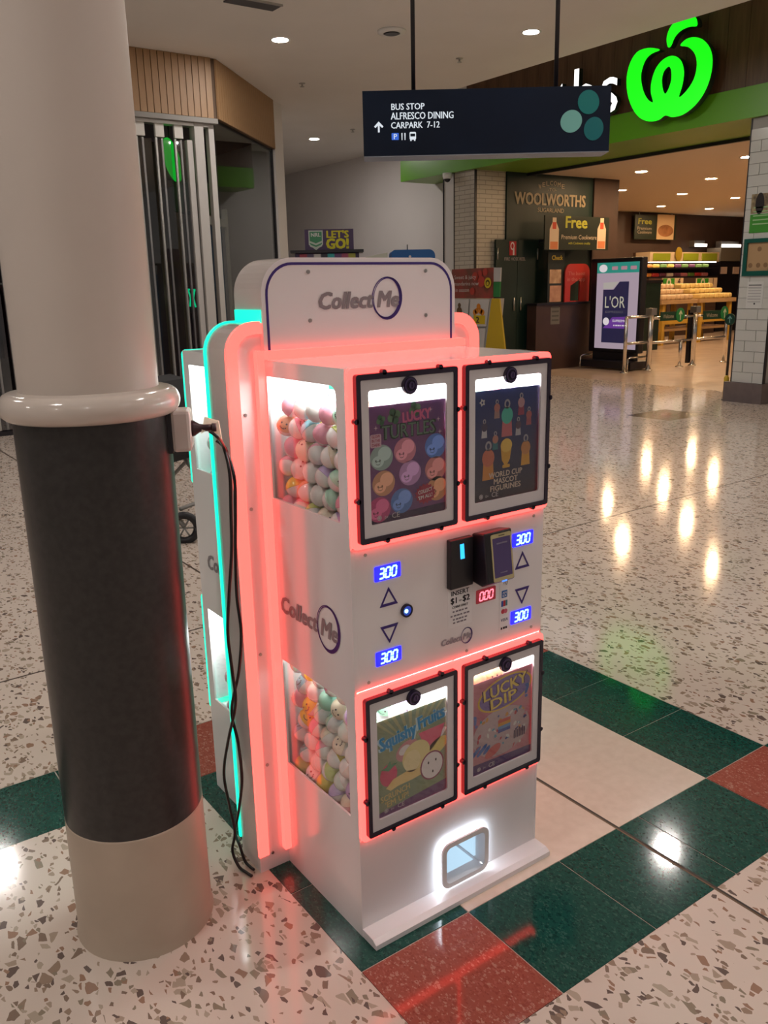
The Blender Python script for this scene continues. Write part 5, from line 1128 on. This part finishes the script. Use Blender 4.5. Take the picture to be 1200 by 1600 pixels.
q0, q1 = kq(.05, .35, 0), kq(1.0, .35, 0); t = thing('denim_poster', 'tall blue denim poster standing behind the angled glass', 'poster', (*q0[:2], 0)); MB().prism([q0, q1, q1 - kn * .03, q0 - kn * .03], (0, 0, 2.45), noisy('denim_blue', (.035, .09, .17), (.012, .022, .05), 1.6, .5)).build('poster_sheet', t)
MB().prism([kq(.05, .33, 2.46), kq(1.05, .33, 2.46), kq(1.05, .39, 2.46), kq(.05, .39, 2.46)], (0, 0, .10), mat('jamb_white', (.52, .49, .46), .4)).build('poster_rail', t)
MB().prism([kq(1.02, .33, 0), kq(1.10, .33, 0), kq(1.10, .39, 0), kq(1.02, .39, 0)], (0, 0, 2.7), mat('jamb_white', (.52, .49, .46), .4)).build('poster_post', t)
# small lit stool outline
t = thing('neon_stool', 'tiny green lit stool outline low behind the folding door', 'light', tuple(on(299, 470, 10.2)))
NG = lamp('stool_green', (.0, .9, .35), .9)
for P in ([(293, 452), (305, 453)], [(294, 453), (298, 465), (297, 479)], [(304, 454), (302, 466), (306, 480)]): MB().tube([on(px, py, 10.2) for px, py in P], .012, NG, 6).build('tube', t)
t2 = on(299, 470, 10.2); MB().tube([(t2.x, 10.22, 0), (t2.x, 10.22, t2.z)], .02, BLACK, 6).build('stand', t)
SPOT = lamp('shop_spot', (1, .85, .7), 25)
for px, py, lb in ((259, 252, 'tiny shop spotlight glowing left of the green oval'), (215, 272, 'tiny shop spotlight at the far left of the door')):
    p = on(px, py, 11.9); t = thing('shop_spotlight', lb, 'light', tuple(p), 'shop spotlights'); MB().lathe(p, [(.03, -.02), (.04, 0), (.035, .08)], BLACK, 12).build('can', t); MB().lathe(p, [(.03, -.03), (.03, -.022)], SPOT, 12).build('lens', t); MB().tube([p + Vector((0, 0, .08)), (p.x, p.y, 3.8)], .01, BLACK, 6).build('stem', t)

# ================================================================== THINGS BEHIND THE MACHINE
def facing(px, D):
    """local frame square to the line of sight at a given distance"""
    d_ = ray(px, 440); h = Vector((d_.x, d_.y, 0)).normalized(); return Vector((h.y, -h.x, 0)), h
DL = 10.0
r_, h_ = facing(515, DL)
def sp(px, py, D=DL, px0=515):
    d_ = ray(px, py); return CP + d_ * (D / h_.dot(d_))
o0 = sp(477, 392); u1 = (sp(553, 392) - o0).dot(r_); v1 = sp(515, 358).z - o0.z
t = thing('football_stand', "purple let's go football merchandise stand with green shield", 'display stand', (o0.x, o0.y, 0))
fc = (tuple(r_), (0, 0, 1)); PUR = mat('stand_purple', (.045, .022, .075), .45)
plate('header_board', [[(0, 0), (u1, 0), (u1, v1), (0, v1)]], .04, o0, fc, PUR, t)
F = Flat(o0 - h_ * .002, fc); YL = ink('lets_yellow', (.50, .46, .02))
F.text("LET'S", u1 * .67, v1 * .60, v1 * .46, YL, 1, width=u1 * .46, bold=.05, step=.002); F.text('GO!', u1 * .67, v1 * .09, v1 * .66, YL, 1, width=u1 * .47, bold=.06, step=.002)
def shield(s): return [(u1 * .225 + a * s * u1, v1 * .52 + b * s * v1) for a, b in ((-.135, .40), (.135, .40), (.135, -.22), (0, -.46), (-.135, -.22))]
F.shape(shield(1.08), ink('shield_pale', (.40, .45, .40)), 1, step=.002).shape(shield(.92), ink('shield_green', (.05, .20, .10)), 2, step=.002)
F.text('NRL', u1 * .225, v1 * .66, v1 * .24, ink('shield_text', (.5, .52, .5)), 3, width=u1 * .20, bold=.05, step=.002)
for k in range(2): F.shape([(u1 * .10, v1 * (.46 - k * .17)), (u1 * .225, v1 * (.34 - k * .17)), (u1 * .35, v1 * (.46 - k * .17)), (u1 * .35, v1 * (.37 - k * .17)), (u1 * .225, v1 * (.25 - k * .17)), (u1 * .10, v1 * (.37 - k * .17))], ink('shield_pale', (.40, .45, .40)), 3, step=.002)
F.build('header_print', t)
s0_, s1_ = sp(454, 396), sp(568, 393); us = (s1_ - s0_).dot(r_)
so_ = Vector((s0_.x, s0_.y, s0_.z)) - h_ * .05
plate('top_shelf', [[(0, 0), (us, 0), (us, .03), (0, .03)]], .42, so_, fc, BLACK, t)
plate('stand_cabinet', [[(.05, -so_.z), (us - .05, -so_.z), (us - .05, -.002), (.05, -.002)]], .36, so_ + h_ * .05, fc, PUR, t)
xx = .10; RQ = random.Random(4)
cols = [(.25, .03, .05), (.06, .05, .10), (.4, .38, .36), (.02, .02, .03), (.02, .30, .30), (.10, .04, .12), (.28, .05, .10), (.30, .28, .04)]
for i in range(8):
    plate('merchandise_panel', [[(xx, -.20), (xx + .085, -.20), (xx + .085, -.012), (xx, -.012)]], .02, so_ + h_ * .028, fc, mat('merch_%d' % i, cols[i], .5), t); xx += (us - .2) / 8
b0 = sp(612, 400); b1 = sp(680, 400); wb = (b1 - b0).dot(r_); zt = sp(640, 390).z; bo = Vector((b0.x, b0.y, 0))
t = thing('blue_kiosk', 'bright blue rounded-top kiosk behind the machine header', 'kiosk', tuple(bo))
BLU = mat('kiosk_blue', (.006, .075, .24), .35)
plate('kiosk_body', [rr(0, .02, wb, zt, .07, 6, (0, 0, 1, .6))], .45, bo, fc, BLU, t); plate('kiosk_base', [[(-.02, 0), (wb + .02, 0), (wb + .02, .019), (-.02, .019)]], .5, bo - h_ * .02, fc, BLACK, t)
MB().tube([bo + r_ * wb * .38 + h_ * .1 + Vector((0, 0, zt - .01)), bo + r_ * wb * .38 + h_ * .1 + Vector((0, 0, zt + .06))], .006, BLACK, 6).build('aerial', t)
plate('kiosk_lamp', [ell(wb * .42, zt - .075, .014)], .01, bo - h_ * .001, fc, mat('lamp_pale', (.6, .5, .5), .3), t)
b0 = sp(570, 402, 9.4); b1 = sp(607, 400, 9.4); wb = (b1 - b0).dot(r_); zt = sp(590, 398, 9.4).z; bo = Vector((b0.x, b0.y, 0))
t = thing('low_cabinet', 'pale topped blue cabinet between football stand and blue kiosk', 'cabinet', tuple(bo))
plate('cabinet_body', [[(.01, 0), (wb - .01, 0), (wb - .01, zt - .06), (.01, zt - .06)]], .4, bo, fc, BLU, t); plate('cabinet_top', [[(.01, zt - .059), (wb - .01, zt - .059), (wb - .01, zt + .02), (.01, zt - .02)]], .3, bo, fc, mat('top_pale', (.35, .36, .30), .4), t)

# folded pram parked behind the machine
PX, PY = 1.12, 3.75
t = thing('pram', 'black folding pram with grey frame parked behind the machine', 'pram', (PX, PY, 0))
FAB = mat('pram_fabric', (.012, .012, .014), .8); GF = mat('pram_frame', (.26, .25, .24), .4, .3)
def wheel(x, y, r, par):
    m = MB(); a = Vector((.86, -.5, 0)); P = [Vector((x, y, r)) + a * (r * .86 * math.cos(q)) + Vector((0, 0, r * .86 * math.sin(q))) for q in [2 * math.pi * i / 20 for i in range(21)]]
    w_ = m.tube(P, r * .26, BLACK, 8).build('wheel', par)
    hb = MB()
    for i in range(6):
        q = i * math.pi / 3; hb.tube([Vector((x, y, r)), Vector((x, y, r)) + a * (r * .8 * math.cos(q)) + Vector((0, 0, r * .8 * math.sin(q)))], r * .06, GF, 5)
    hb.build('spokes', w_)
wheel(1.05, 3.62, .10, t); wheel(1.45, 3.85, .10, t); wheel(.85, 4.35, .12, t); wheel(1.25, 4.6, .12, t)
MB().tube([(1.05, 3.62, .11), (.95, 3.95, .40), (.86, 4.3, .75), (.80, 4.55, 1.02)], .016, GF, 8).build('frame_tube', t); MB().tube([(1.45, 3.85, .11), (1.35, 4.2, .40), (1.26, 4.55, .75), (1.2, 4.8, 1.02)], .016, GF, 8).build('frame_tube', t)
MB().tube([(1.05, 3.66, .22), (1.43, 3.88, .22)], .014, GF, 8).build('crossbar', t); MB().tube([(.80, 4.55, 1.02), (1.2, 4.8, 1.02)], .018, BLACK, 8).build('handle', t)
MB().tube([(.85, 4.35, .13), (1.0, 3.95, .5)], .014, GF, 8).build('frame_tube', t); MB().tube([(1.25, 4.6, .13), (1.40, 4.15, .5)], .014, GF, 8).build('frame_tube', t)
hood = []
for i in range(7):
    q = math.radians(10 + i * 25); hood.append((math.cos(q), math.sin(q)))
hm = MB(); A = Vector((.98, 4.15, .55)); Bv = Vector((.38, .22, 0)); fwd2 = Vector((-.25, .43, 0)).normalized()
v = []
for e_ in (0, 1):
    for c, s_ in hood: v.append(A + Bv * e_ + fwd2 * (.30 * c) + Vector((0, 0, .48 * s_)))
n = len(hood); hm.add(v, [(i, i + 1, n + i + 1, n + i) for i in range(n - 1)] + [tuple(range(n)), tuple(range(n, 2 * n))], FAB, False); hm.build('hood', t)
MB().prism([A + Vector((0, -.2, -.1)), A + Bv + Vector((0, -.2, -.1)), A + Bv + fwd2 * .35 + Vector((0, 0, -.05)), A + fwd2 * .35 + Vector((0, 0, -.05))], (0, 0, .12), FAB).build('seat', t)
